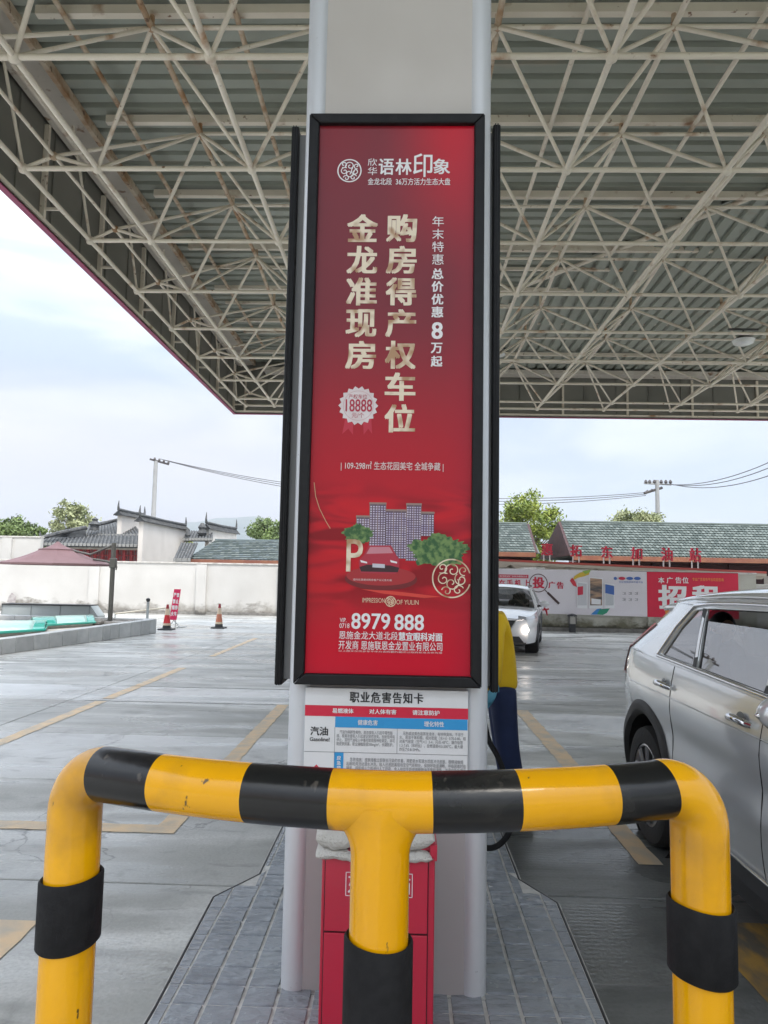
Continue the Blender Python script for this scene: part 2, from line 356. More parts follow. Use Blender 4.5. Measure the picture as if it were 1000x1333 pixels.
for j in range(70):
    for i in range(nx):
        x = cx - (nx-1)*tp/2 + i*tp; y = 1.1 + j*tp
        if -.41 < x < .30 and 2.72 < y < 3.5: continue
        cs = [inside(x+a*tp*.48, y+b*tp*.48) for a in (-1,1) for b in (-1,1)]
        if all(cs): cand.append((x, y, True))
        elif any(cs):                                   # cut tile: clip to outline roughly by shrinking
            cand.append((x, y, False))
def clip(x, y):
    P = [(x-tp/2+.004, y-tp/2+.004), (x+tp/2-.004, y-tp/2+.004), (x+tp/2-.004, y+tp/2-.004), (x-tp/2+.004, y+tp/2-.004)]
    Q = [inset(p, .018) for p in isl][::-1]; n = len(Q)     # counter-clockwise
    area = sum(Q[i][0]*Q[(i+1)%n][1]-Q[(i+1)%n][0]*Q[i][1] for i in range(n))
    if area < 0: Q = Q[::-1]
    for i in range(n):
        (ax, ay), (bx, by) = Q[i], Q[(i+1) % n]
        mx_, my_ = (ax+bx)/2, (ay+by)/2
        if math.hypot(max(0, min(ax,bx)-x-tp, x-tp-max(ax,bx)), max(0, min(ay,by)-y-tp, y-tp-max(ay,by))) > 0: continue
        f = lambda p: (bx-ax)*(p[1]-ay)-(by-ay)*(p[0]-ax); out_ = []
        for k in range(len(P)):
            p, q = P[k], P[(k+1) % len(P)]; fp, fq = f(p), f(q)
            if fp >= 0: out_.append(p)
            if fp*fq < 0: t = fp/(fp-fq); out_.append((p[0]+(q[0]-p[0])*t, p[1]+(q[1]-p[1])*t))
        P = out_
        if len(P) < 3: return None
    return P
cand.sort(key=lambda c: (not (1.95 < c[1] < 5.4), c[1]))
for (x, y, full) in cand:
    if full and cnt < 296:
        o = bpy.data.objects.new('tile', random.choice(tile_meshes)); link(o, island, (x, y, 0)); cnt += 1
        o.rotation_euler = (R(random.uniform(-.25,.25)), R(random.uniform(-.25,.25)), 0)
    elif full: rest.bb(x-tp/2+.004, x+tp/2-.004, y-tp/2+.004, y+tp/2-.004, IZ-.02, IZ+.0015)
    else:
        P = clip(x, y)
        if P: rest.prism(P, .0215, (0,0,IZ-.02), 'z')
obj('edge_tiles', rest, M_tile, island, kind='stuff')

# ================================================================== THE PILLAR
M_clad = mat('off-white cladding', (.53,.49,.45), .35, col2=(.48,.44,.40), scale=2.5, world=True, spots=[((.38,.30,.24), 22, .70, .80, (1,1,.25))])
M_clad_shade = mat('cladding with painted shade', (.40,.37,.365), .4, col2=(.36,.335,.33), scale=2, world=True)  # shade below the poster put into the panel colour
M_alu = mat('satin aluminium corner', (.62,.63,.65), .3, .15, col2=(.56,.57,.59), scale=3, stretch=(1,1,.2), world=True, spots=[((.33,.33,.34), 60, .70, .78, (1,1,1))])
M_rust = mat('rusty bead', (.55,.50,.46), .7, col2=(.30,.15,.08), scale=14, stretch=(1,1,.35), lo=.45, hi=.75, world=True)
px0, px1, py0, py1 = -.420, .322, 2.705, 3.42
pillar = thing('clad_pillar', 'white clad canopy pillar with rounded silver corners standing on the tiled island', 'pillar', ((px0+px1)/2, (py0+py1)/2, IZ))
rc = .048
body = MB()
body.bb(px0+.06, px1-.06, py0+.012, py1-.012, 1.212, 8.1)
obj('front_panel', body, M_clad, pillar, bevel=.003)
obj('lower_panel', MB().bb(px0+.06, px1-.06, py0+.014, py1-.014, IZ-.02, 1.206), M_clad_shade, pillar, bevel=.003)
obj('side_panel', MB().bb(px0+.006, px1-.006, py0+.06, py1-.06, IZ-.02, 8.1), M_clad, pillar)
for sx in (0, 1):
    for sy in (0, 1):
        x = px0+rc if sx == 0 else px1-rc; y = py0+rc if sy == 0 else py1-rc
        obj('corner_column', MB().tube([(x, y, IZ-.02), (x, y, 8.1)], rc, 28), M_alu, pillar, smooth=True)
    x = px0+.067 if sx == 0 else px1-.067
    obj('bead_strip', MB().tube([(x, py0+.012, IZ-.01), (x, py0+.012, 8.1)], .0045, 8), M_rust, pillar, smooth=True)
obj('sealant', MB().bb(px0-.004, px1+.004, py0-.004, py1+.004, IZ-.012, IZ+.003), mat('old sealant', (.5,.5,.48), .9, col2=(.25,.25,.24), scale=40, world=True, bump=.8, bscale=90), pillar)

# poster frames
M_frame = mat('black anodised frame', (.006,.006,.007), .5, col2=(.010,.010,.011), spec=.3, scale=30)
M_back = mat('frame back', (.2,.2,.2), .6)
FY = 2.648
fx0, fx1, fz0, fz1 = -.393, .289, 1.208, 3.398
def snapframe(x0, x1, z0, z1, yf, t, root, d=.05):
    i = t*.62
    for nm, pts in (('frame_rail', [(x0,z1),(x1,z1),(x1-t,z1-t),(x0+t,z1-t)]), ('frame_rail', [(x0,z0),(x0+t,z0+t),(x1-t,z0+t),(x1,z0)]),
                    ('frame_stile', [(x0,z0),(x0,z1),(x0+t,z1-t),(x0+t,z0+t)]), ('frame_stile', [(x1,z0),(x1-t,z0+t),(x1-t,z1-t),(x1,z1)])):
        c = (sum(p[0] for p in pts)/4, sum(p[1] for p in pts)/4)
        pts = [(c[0]+(p[0]-c[0])*.9993, c[1]+(p[1]-c[1])*.9993) for p in pts]
        obj(nm, MB().prism(pts, d, (0, yf, 0), 'y'), M_frame, root, bevel=.006, segs=3)
poster = thing('poster_frame', 'large black snap frame with the red property poster on the front of the pillar', 'poster', ((fx0+fx1)/2, FY+.05, fz0))
snapframe(fx0, fx1, fz0, fz1, FY, .040, poster)
# the printed sheet
def poster_mat():
    m = bpy.data.materials.new('red poster print'); m.use_nodes = True; n = m.node_tree.nodes; l = m.node_tree.links; p = n['Principled BSDF']
    p.inputs['Roughness'].default_value = .3; p.inputs['Specular IOR Level'].default_value = .3
    g = n.new('ShaderNodeNewGeometry').outputs['Position']; s = n.new('ShaderNodeSeparateXYZ'); l.new(g, s.inputs[0])
    def mr(s_, a, b, c=0, d=1, sm='SMOOTHSTEP'):
        r = n.new('ShaderNodeMapRange'); r.interpolation_type = sm; r.inputs[1].default_value = a; r.inputs[2].default_value = b; r.inputs[3].default_value = c; r.inputs[4].default_value = d; l.new(s_, r.inputs[0]); return r.outputs[0]
    def mul(a, b):
        x = n.new('ShaderNodeMath'); x.operation = 'MULTIPLY'; l.new(a, x.inputs[0]); l.new(b, x.inputs[1]); return x.outputs[0]
    def mix(f, a, b):
        x = n.new('ShaderNodeMixRGB'); l.new(f, x.inputs[0])
        for k, q in ((1, a), (2, b)):
            if isinstance(q, tuple): x.inputs[k].default_value = (*q, 1)
            else: l.new(q, x.inputs[k])
        return x.outputs[0]
    X, Z = s.outputs[0], s.outputs[2]
    c = mix(mr(Z, 2.7, 1.9), (.19,.022,.032), (.47,.010,.022))
    c = mix(mul(mr(Z, 2.7, 3.38), mr(X, -.15, .25)), c, (.60,.003,.018))
    c = mix(mul(mr(Z, 3.0, 3.36), mr(X, .02, -.34, 0, .5)), c, (.26,.010,.018))
    c = mix(mr(Z, 1.55, 1.26), c, (.58,.004,.024))
    c = mix(mr(X, .12, .25, 0, .35), c, (.36,.012,.035))
    # folds of red satin low in the print
    mpn = n.new('ShaderNodeMapping'); mpn.inputs['Rotation'].default_value = (0, R(24), 0); mpn.inputs['Scale'].default_value = (1.6, 1, 6); l.new(g, mpn.inputs[0])
    t = n.new('ShaderNodeTexNoise'); t.inputs['Scale'].default_value = 1.7; t.inputs['Detail'].default_value = 1.5; t.inputs['Distortion'].default_value = 1.3; l.new(mpn.outputs[0], t.inputs[0])
    zone = mul(mr(Z, 1.98, 1.84), mr(Z, 1.42, 1.6))
    c = mix(mul(zone, mr(t.outputs[0], .40, .60, .65, 0)), c, (.15,.004,.008))
    c = mix(mul(zone, mr(t.outputs[0], .50, .70, 0, .6)), c, (.66,.012,.018))
    l.new(c, p.inputs['Base Color']); return m
PY = FY+.022
sheet = obj('poster_sheet', MB().bb(fx0+.03, fx1-.03, PY, PY+.02, fz0+.03, fz1-.03), poster_mat(), poster)
TY = PY-.0012
def prt(c, name=None, rough=.35): return mat('print '+str(c)[:24] if name is None else name, c, rough)
M_w = prt((.80,.78,.78), 'white print'); M_gold = mat('gold gradient print', (.78,.66,.50), .3, col2=(.42,.24,.12), scale=22, stretch=(1,1,.9), lo=.48, hi=.66, world=True, detail=1)
M_pink = prt((.72,.62,.60), 'pale print'); M_lg = prt((.72,.55,.38), 'light gold print')
# logo of curls in a ring
def curl(b, cx_, cz_, r, a0, turns, y, w, sgn=1, s=1.0):
    pts = []
    for k in range(26):
        t = k/25; rr = r*(1-.86*t); a = a0+sgn*turns*2*PI*t; pts.append((cx_+rr*math.cos(a), cz_+rr*math.sin(a)))
    ribbon(b, pts, w, y)
def ribbon(b, pts, w, y, closed=False):
    vs = []; n = len(pts)
    for i in range(n):
        a = pts[i-1] if (i or closed) else pts[i]; c = pts[(i+1) % n] if (i < n-1 or closed) else pts[i]
        dx, dz = c[0]-a[0], c[1]-a[1]; q = math.hypot(dx, dz) or 1
        vs += [(pts[i][0]-dz/q*w/2, y, pts[i][1]+dx/q*w/2), (pts[i][0]+dz/q*w/2, y, pts[i][1]-dx/q*w/2)]
    b.add(vs, [(2*i, 2*i+1, (2*i+3) % (2*n), (2*i+2) % (2*n)) for i in range(n if closed else n-1)])
def emblem(c, r, y, w, m, parent, clipx=None):
    b = MB(); ribbon(b, [(c[0]+r*math.cos(k*PI/32), c[1]+r*math.sin(k*PI/32)) for k in range(64)], w, y, True)
    for (dx, dz, rr, a0, tn, sg) in ((.05,.42,.42,3.6,1.35,-1),(-.42,-.05,.36,1.0,1.3,1),(.0,-.25,.40,.6,1.3,-1),(.5,-.05,.36,2.2,1.25,1),(-.25,-.68,.28,2.9,1.1,-1),(.35,-.62,.30,.4,1.1,1),(.62,.42,.27,5,1.1,-1),(-.5,.55,.30,4.2,1.2,1)):
        curl(b, c[0]+dx*r, c[1]+dz*r, rr*r, a0, tn, y-.0001*len(b.f)/50, w*.8, sg)
    if clipx is not None:
        keep = [i for i, f in enumerate(b.f) if max(b.v[q][0] for q in f) < clipx]; b.f = [b.f[i] for i in keep]; b.mi = [b.mi[i] for i in keep]
    return obj('emblem', b, m, parent, recalc=False)
def wpt(px, py, y=None): p = at(px, py, y or TY); return (p.x, p.z)
PXS = (at(510, 500, TY)-at(500, 500, TY)).length/10
emblem(wpt(455, 222), 15.5*PXS, TY, 1.6*PXS, M_w, poster)
T = lambda s, bx, m=None, bold=0, **k: lettering(s, bx, TY, m or M_w, poster, bold, **k)
T('欣', (479,206,491,216)); T('华', (479,217,491,228))
T('语', (493,206,513,228), bold=.02); T('林', (515,206,536,228), bold=.02); T('印', (538,199,563,231), bold=.01); T('象', (564,206,586,227), bold=.02)
T('金龙北段  36万方活力生态大盘', (479,231.5,586,241), bold=.008)
for k, ch in enumerate('金龙准现房'): T(ch, (452-k*.6, 278+k*41.3, 492-k*.6, 315.5+k*41.3), M_gold, .035)
for k, ch in enumerate('购房得产权车位'): T(ch, (503-k*.4, 278+k*41.3, 543-k*.4, 315.5+k*41.3), M_gold, .035)
for k, ch in enumerate('年末特惠'): T(ch, (563-k*.1, 281+k*16.5, 578-k*.1, 295+k*16.5), bold=-.004)
for k, ch in enumerate('总价优惠'): T(ch, (562-k*.1, 349+k*16.6, 577.5-k*.1, 363.5+k*16.6), bold=.03)
T('8', (562,419,576.5,441.5), bold=.03); T('万', (561,446,576,460), bold=.03); T('起', (561,463,576,477.5), bold=.03)
T('| 109-298㎡ 生态花园美宅 全城争藏 |', (444,601,577,613.5), M_pink, bold=.006)
T('IMPRESSION', (472,778.5,501,784.5), M_lg); T('OF YULIN', (516,781,545,787), M_lg); emblem(wpt(508.5, 783), 6.3*PXS, TY, 1.0*PXS, M_lg, poster)
T('VIP.', (442.5,804.5,451,810)); T('0718', (442,811.5,455,817.5))
T('8979', (457.5,798.5,508,819), bold=.022); T('888', (513.5,800,552,820.5), bold=.022)
T('恩施金龙大道北段', (441.5,822,518,832.5), bold=.004); T('慧宜眼科对面', (519,823.5,576,834.5), bold=.03)
T('开发商 恩施联恩金龙置业有限公司', (441,835,575.5,846.5), bold=.004)
T('以上图文仅供参考不作为合同要约最终以政府批准文件为准', (441,847.5,575.5,849.8), M_pink)
T('生态宜居园林社区', (578,0,579,1), M_pink) if False else None
# rosette with price
b = MB(); c = wpt(466.5, 528); ns = 18
poly = []
for k in range(ns*2): rr = (26 if k % 2 == 0 else 22.5)*PXS; poly.append((c[0]+rr*math.cos(k*PI/ns), TY, c[1]+rr*math.sin(k*PI/ns)))
b.quad(*poly); obj('price_rosette', b, mat('rosette print', (.66,.55,.54), .4, col2=(.72,.66,.66), scale=14, world=True), poster, recalc=False)
b = MB(); ribbon(b, [(c[0]+19.5*PXS*math.cos(k*PI/24), c[1]+19.5*PXS*math.sin(k*PI/24)) for k in range(48)], .7*PXS, TY-.0006, True); obj('rosette_ring', b, prt((.60,.40,.40), 'ring print'), poster, recalc=False)
M_rr = prt((.42,.02,.05), 'crimson print')
for s in (-1, 1):
    q = [wpt(466.5+s*a, z, TY+.0006) for a, z in ((6,543),(17,545),(21 if s<0 else 18, 565),(13,558),(7,566))] ; obj('rosette_ribbon', MB().quad(*[(a, TY+.0006, z) for a, z in q]), prt((.50,.02,.045), 'ribbon print'), poster, recalc=False)
lettering('产权车位', (454,513,478,519.5), TY-.0008, M_rr, poster); lettering('18888', (450,519.5,484.5,536), TY-.0008, M_rr, poster, .012); lettering('元/个', (458,537,474,544), TY-.0008, M_rr, poster)
# printed tower blocks
M_b1 = prt((.12,.075,.11), 'tower print'); M_b2 = mat('tower window print', (.44,.38,.56), .35, col2=(.62,.56,.66), scale=30, world=True, lo=.4, hi=.6); M_b3 = prt((.30,.20,.17), 'tower cap print')
twr = [(464,671,481,700),(481,654,502,723),(502,663,529,727),(529,655,548,730),(548,666,565,698)]
for q, (a, z0, e, z1) in enumerate(twr):
    x0, x1, w0, w1 = pr((a, z0, e, z1), TY); obj('printed_tower', MB().quad((x0,TY,w0),(x1,TY,w0),(x1,TY,w1),(x0,TY,w1)), M_b1, poster, recalc=False)
    b = MB(); n = int((e-a)/3.1); m_ = int((z1-z0-4)/3)
    for i in range(n):
        for j in range(m_):
            xa = x0+(i+.22)*(x1-x0)/n; za = w0+(j+.2)*(w1-w0-4*PXS)/m_
            b.quad((xa,TY-.0004,za),(xa+.6*(x1-x0)/n,TY-.0004,za),(xa+.6*(x1-x0)/n,TY-.0004,za+.55*(w1-w0)/m_),(xa,TY-.0004,za+.55*(w1-w0)/m_))
    for i in range(0, n+1, 3): xa = x0+i*(x1-x0)/n; b.cur = 1; b.quad((xa-.0008,TY-.0005,w0),(xa+.0008,TY-.0005,w0),(xa+.0008,TY-.0005,w1),(xa-.0008,TY-.0005,w1))
    obj('tower_windows', b, [M_b2, M_b3], poster, recalc=False, kind='stuff')
    b = MB(); b.quad((x0-.002,TY-.0006,w1-2.5*PXS),(x1+.002,TY-.0006,w1-2.5*PXS),(x1+.002,TY-.0006,w1),(x0-.002,TY-.0006,w1)); obj('tower_cap', b, M_b3, poster, recalc=False)
M_pt = mat('printed foliage', (.03,.10,.03), .5, col2=(.16,.26,.08), scale=55, world=True, lo=.42, hi=.6)
for (a, z, rx, rz) in ((466,695,19,12),(571,717,37,20)):
    c = wpt(a, z, TY); rr = random.Random(a); poly = []
    for k in range(60):
        t = k*2*PI/60; w = 1+rr.uniform(-.14,.12)+.08*math.sin(t*5); poly.append((min(fx1-.041, c[0]+rx*PXS*w*math.cos(t)), TY-.0008, c[1]+rz*PXS*w*math.sin(t)))
    b = MB(); b.add([(c[0], TY-.0008, c[1])]+poly, [(0, i+1, (i+1) % 60+1) for i in range(60)]); obj('printed_tree', b, M_pt, poster, recalc=False)
# podium, printed car, P
def ell(cx_, cz_, rx, rz, m, y, name):
    c = wpt(cx_, cz_, y); obj(name, MB().quad(*[(c[0]+rx*PXS*math.cos(k*PI/20), y, c[1]+rz*PXS*math.sin(k*PI/20)) for k in range(40)]), m, poster, recalc=False)
ell(496, 754, 46, 14, prt((.16,.008,.012), 'podium edge print'), TY-.0009, 'printed_podium'); ell(496, 750, 44, 12, prt((.38,.02,.025), 'podium top print'), TY-.0012, 'podium_top')
def pp(pts, m, y, name): obj(name, MB().quad(*[(wpt(a, z, y)[0], y, wpt(a, z, y)[1]) for a, z in pts]), m, poster, recalc=False)
pp([(468,742),(467,730),(474,722),(480,710),(509,710),(515,721),(520,728),(520,742),(515,747),(470,746)], prt((.42,.025,.05),'car print'), TY-.0015, 'printed_car')
pp([(477,721),(482,712),(507,712),(512,720)], prt((.55,.22,.26),'windscreen print'), TY-.0018, 'printed_windscreen')
pp([(468,738),(470,744),(518,745),(520,739),(508,736),(478,735)], prt((.04,.01,.015),'bumper print'), TY-.0018, 'printed_bumper')
pp([(485,733.5),(501,734.5),(501,739.5),(485,738.5)], prt((.55,.55,.6),'plate print'), TY-.0021, 'printed_plate')
for a in (469, 508): pp([(a,729),(a+9,731.5),(a+9,733.5),(a+1,732)], M_w, TY-.0021, 'printed_headlight')
lettering('P', (451,702,472.5,744), TY-.0024, M_gold, poster, .012)
lettering('限时优惠期间购房客户以公告为准', (460,753.5,510,756.3), TY-.0022, M_pink, poster)
emblem(wpt(588, 753), 24*PXS, TY-.0013, 1.7*PXS, M_gold, poster, clipx=fx1-.041)
for pts in ([(470,767),(500,768.5),(530,771.5),(575,777),(552,778.5),(500,773)],):
    pp(pts, prt((.66,.05,.035), 'satin highlight print'), TY-.0007, 'satin_highlight')
b = MB(); ribbon(b, [wpt(*p) for p in ((409,628),(411,646),(416,662),(424,678),(430,688))], 1.0*PXS, TY-.0005); obj('gold_thread', b, prt((.55,.32,.18), 'thread print'), poster, recalc=False)

# frames on the two side faces, seen end on
for s, lbl in ((-1, 'black snap frame fixed edge-on to the left side of the pillar'), (1, 'black snap frame fixed edge-on to the right side of the pillar')):
    if s < 0: xa, xb, z0, z1 = -.484, -.454, 1.185, 3.43
    else: xa, xb, z0, z1 = .337, .3665, 1.175, 3.44
    r_ = thing('side_poster_frame', lbl, 'poster', ((xa+xb)/2, 3.1, z0))
    ya, yb, t = 2.78, 3.40, .04
    xo = xa if s < 0 else xb; xi = xb if s < 0 else xa; xw = px0+.006 if s < 0 else px1-.006
    obj('backing_board', MB().bb(min(xi,xw), max(xi,xw), ya+.03, yb-.02, z0+.02, z1-.02), M_back, r_)
    for nm, bx in (('frame_stile',(ya,ya+t,z0,z1)),('frame_stile',(yb-t,yb,z0,z1)),('frame_rail',(ya+t,yb-t,z0,z0+t)),('frame_rail',(ya+t,yb-t,z1-t,z1))):
        m_ = MB().bb(xa, xb, bx[0], bx[1], bx[2]+.0005, bx[3]-.0005); obj(nm, m_, M_frame, r_, bevel=.005)
    for q in (.30, .62): 
        xx = xa+(xb-xa)*q; obj('frame_lip', MB().bb(xx-.002, xx+.002, ya-.004, ya+.001, z0, z1), M_frame, r_)
    obj('poster_sheet', MB().bb(min(xo, xo-s*.014)+(0.001), max(xo, xo-s*.014)-.001, ya+t*.8, yb-t*.8, z0+.03, z1-.03), prt((.36,.02,.04), 'side poster print'), r_)

# ================================================================== HAZARD NOTICE CARD
card = thing('notice_card', 'white occupational hazard notice card about petrol fixed below the red poster', 'sign', (-.05, 2.69, .62))
CY = 2.694
M_cardw = mat('white card print', (.74,.74,.74), .35, col2=(.70,.70,.69), scale=5, world=True); M_blk = prt((.02,.02,.022), 'black print'); M_red = prt((.62,.015,.05), 'red print'); M_blu = prt((.03,.30,.62), 'blue print')
cxa, cxb, cza, czb = -.352, .245, .735, 1.192
obj('card_board', MB().bb(cxa, cxb, CY, CY+.02, cza, czb), M_cardw, card, bevel=.002)
def band(x0, x1, z0, z1, m, name='colour_band', k=1): obj(name, MB().quad(*[(a, CY-.0012*k, z) for a, z in ((x0,z0),(x1,z0),(x1,z1),(x0,z1))]), m, card, recalc=False)
cw = cxb-cxa; cs = cw/937.
def cp(u, v): return cxa+(u-32)*cs, czb-(v-5)*cs       # from the enlarged view of the card, u right, v down
def cband(u0, v0, u1, v1, m, k=1, name='colour_band'): x0, z1 = cp(u0, v0); x1, z0 = cp(u1, v1); band(x0, x1, z0, z1, m, name, k)
def ctx(s, u0, v0, u1, v1, m=None, bold=0, k=2, **kw):
    x0, z1 = cp(u0, v0); x1, z0 = cp(u1, v1); lettering(s, (x0, z0, x1, z1), CY-.0012*k, m or M_blk, card, bold, px=False, **kw)
ctx('职业危害告知卡', 288, 22, 712, 84, bold=.025, spacing=1.15)
cband(32, 104, 969, 165, M_red)
ctx('易燃液体', 190, 118, 312, 146, M_w, .03); ctx('对人体有害', 402, 118, 558, 146, M_w, .03); ctx('请注意防护', 650, 118, 806, 146, M_w, .03)
cband(208, 165, 966, 226, M_blu); ctx('健康危害', 338, 180, 452, 210, M_w, .015); ctx('理化特性', 718, 180, 832, 210, M_w, .015)
ctx('汽油', 66, 224, 168, 274, bold=.02); ctx('Gasoline!', 64, 284, 178, 306, bold=.02)
M_txt = prt((.16,.16,.17), 'grey print')
ctx('    汽油为麻醉性毒物，高浓度吸入引起中毒性脑\n病，极高浓度吸入引起意识突然丧失，反射性呼吸\n停止。溶剂汽油吸入中毒可致周围神经病变，并可\n致皮肤损害。职业接触限值300mg/m³，长期防护。', 218, 240, 552, 330, M_txt)
ctx('    无色或淡黄色易挥发液体，有特殊臭味。不溶于\n水，易溶于苯和醇。相对密度（水=1）0.70-0.80，相\n对蒸气密度（空气=1）3-4，闪点-48℃，爆炸极限\n1.3-7.6%（体积比），自燃温度415-530℃，最大爆\n炸压力0.813MPa。', 578, 240, 955, 350, M_txt)
for (u0, v0, u1, v1) in ((32,364,966,366.5),(206,226,208,505),(564,226,566,364),(32,505,966,507)): cband(u0, v0, u1, v1, M_txt, 1, 'rule_line')
cband(208, 366, 260, 505, M_blu)
for k, ch in enumerate('应急措施'): ctx(ch, 222, 384+k*28, 246, 408+k*28, M_w, .03)
ctx('    急救措施：皮肤接触立即脱去污染的衣着，用肥皂水和清水彻底冲洗皮肤。眼睛接触提\n起眼睑用流动清水冲洗。吸入迅速脱离现场至空气新鲜处，保持呼吸道通畅，呼吸困难时给\n输氧。呼吸停止立即进行人工呼吸。食入给饮牛奶或用植物油洗胃和灌肠。泄漏应急处理迅\n速撤离泄漏污染区人员至安全区并进行隔离，切断火源。', 278, 392, 958, 486, M_txt)
x, z = cp(106, 482); q = 46*cs
obj('warning_diamond', MB().quad((x-q, CY-.0014, z), (x, CY-.0014, z+q), (x+q, CY-.0014, z), (x, CY-.0014, z-q)), M_red, card, recalc=False)
q *= .62; obj('diamond_centre', MB().quad((x-q, CY-.0026, z), (x, CY-.0026, z+q), (x+q, CY-.0026, z), (x, CY-.0026, z-q)), M_blk, card, recalc=False)
# ================================================================== THE CANOPY (space frame, roof sheets, fascia)
H = 5.2; X0, Y0, CC, DD = -.0035*H, 1.30374*H, .386203*H, .2168585*H
ZL = CH+H
M_steel = mat('cream steel paint', (.78,.70,.59), .5, col2=(.68,.60,.50), scale=1.2, world=True, spots=[((.38,.21,.11), 2.6, .60, .74, (1,1,1)), ((.22,.11,.05), 9, .66, .73, (1,1,1))], bump=.2, bscale=60)
M_steelr = mat('rust streaked steel', (.62,.52,.40), .6, col2=(.34,.18,.08), scale=3.5, world=True, lo=.38, hi=.66, spots=[((.14,.07,.04), 9, .6, .7, (1,1,1))], bump=.3, bscale=60)
M_roof = mat('grey-green roof sheet', (.33,.345,.295), .5, 0, col2=(.27,.285,.24), scale=.7, world=True, spots=[((.34,.31,.25), 3, .62, .72, (.3,1,1))])
M_fas = mat('fascia back panel', (.21,.20,.175), .5, col2=(.17,.165,.145), scale=.9, world=True, rand=.05)
M_mag = mat('magenta edge trim', (.26,.02,.09), .5)
canopy = thing('station_canopy', 'large filling station canopy of cream space-frame struts under a grey-green ribbed roof', 'canopy', (2, 10, ZL))
def ln(i, j): return Vector((X0+CC*i, Y0+CC*j, ZL))
def un(i, j):
    z = ZL+DD - (.22+.015*(j-4.5) if j > 4 else 0)
    return Vector((X0+CC*i, Y0+CC*j, z))
ye = 4.16886*H; xo = -.963589*H
IL = list(range(-2, 7)); JL = list(range(-1, 8))
for j in JL:
    for i in IL[:-1]: strut('lower_chord', ln(i,j), ln(i+1,j), .032, M_steel, canopy)
    o_ = Vector((xo, ln(0,j).y, ZL)); strut('lower_chord', o_, ln(-2,j), .034, M_steel, canopy)
for i in IL:
    for j in JL[:-1]: strut('lower_chord', ln(i,j), ln(i,j+1), .034, M_steel, canopy)
    e_ = Vector((ln(i,0).x, ye, ZL)); strut('lower_chord', ln(i,7), e_, .034, M_steel, canopy)
for j in JL[:-1]: strut('edge_chord', (xo, ln(0,j).y, ZL), (xo, ln(0,j+1).y, ZL), .036, M_steel, canopy)
strut('edge_chord', (xo, ln(0,7).y, ZL), (xo+.1, ye, ZL), .034, M_steel, canopy)
for i in IL[:-1]: strut('edge_chord', (ln(i,0).x, ye, ZL), (ln(i+1,0).x, ye, ZL), .034, M_steel, canopy)
strut('edge_chord', (xo+.1, ye, ZL), (ln(-2,0).x, ye, ZL), .034, M_steel, canopy)
IU = [k-.5 for k in range(-1, 7)]; JU = [k+.5 for k in range(-2, 7)]
IU = [-1.5]+IU if -1.5 not in IU else IU
for j in JU:
    for a, b_ in zip(IU[:-1], IU[1:]): strut('upper_chord', un(a,j), un(b_,j), .027, M_steel, canopy)
for i in IU:
    for a, b_ in zip(JU[:-1], JU[1:]): strut('upper_chord', un(i,a), un(i,b_), .036, M_steelr if i < 1 else M_steel, canopy)
for i in IU:
    for j in JU:
        for di in (-.5, .5):
            for dj in (-.5, .5):
                if int(i+di) in IL and int(j+dj) in JL and j+dj >= -1: strut('diagonal_strut', un(i,j), ln(i+di, j+dj), .024 if (di > 0) == (dj > 0) else .027, M_steel, canopy)
ball = MB(); ball.lathe([(.0,-.07),(.05,-.05),(.07,0),(.05,.05),(.0,.07)], 12, cap=False); ball_me = ball.mesh('ball_node', M_steel, smooth=80, merge=True)
sball = MB(); sball.lathe([(.0,-.055),(.04,-.04),(.055,0),(.04,.04),(.0,.055)], 12, cap=False); sball_me = sball.mesh('ball_node', M_steelr, smooth=80, merge=True)
def node(p, me=None): o = bpy.data.objects.new('ball_node', me or ball_me); link(o, canopy, p)
for i in IL:
    for j in JL: node(ln(i,j))
    node((ln(i,0).x, ye, ZL))
for j in JL: node((xo, ln(0,j).y, ZL))
node((xo+.1, ye, ZL))
for i in IU:
    for j in JU: node(un(i,j), sball_me)
# raised edge nodes on the left and their ties to the chords
for k, j in enumerate(range(-1, 8)):
    y = Y0+CC*j; c = Vector((-4.62, y, ZL+.17+.02*(k % 2)))
    node(c, sball_me); strut('edge_brace', c, (xo, y, ZL), .026, M_steel, canopy); strut('edge_brace', c, ln(-2, j), .026, M_steel, canopy)
    top = Vector((-4.95, y-.9, ZL+1.35)); strut('edge_brace', top, (xo, y, ZL), .022, M_steel, canopy)
    if j > -1: strut('edge_brace', Vector((-4.62, y-CC, ZL+.18)), c, .024, M_steel, canopy)
    if j > -1: strut('edge_purlin', (-4.9, y-CC, ZL+1.0), (-4.9, y, ZL+1.0), .035, M_steel, canopy)
    for i in (-1.5,):
        strut('edge_brace', un(-1.5, j+.5 if j+.5 <= 6.5 else 6.5), c+Vector((0,0,0)), .024, M_steel, canopy)
for i in IU:                                       # front edge ties
    strut('edge_brace', un(i, 6.5), Vector((ln(i+.5,0).x, ye, ZL)), .024, M_steel, canopy)
    strut('edge_brace', un(i, 6.5), Vector((ln(i-.5,0).x, ye, ZL)), .024, M_steel, canopy)
# roof height and hip line
ZR = ZL+DD+.30
def hip_y(x): return 16.07-1.18*(x-2.24)
def roofz(x, y):
    s = y-hip_y(x); return ZR - (min(.24, .09*s) if s > 0 else 0)
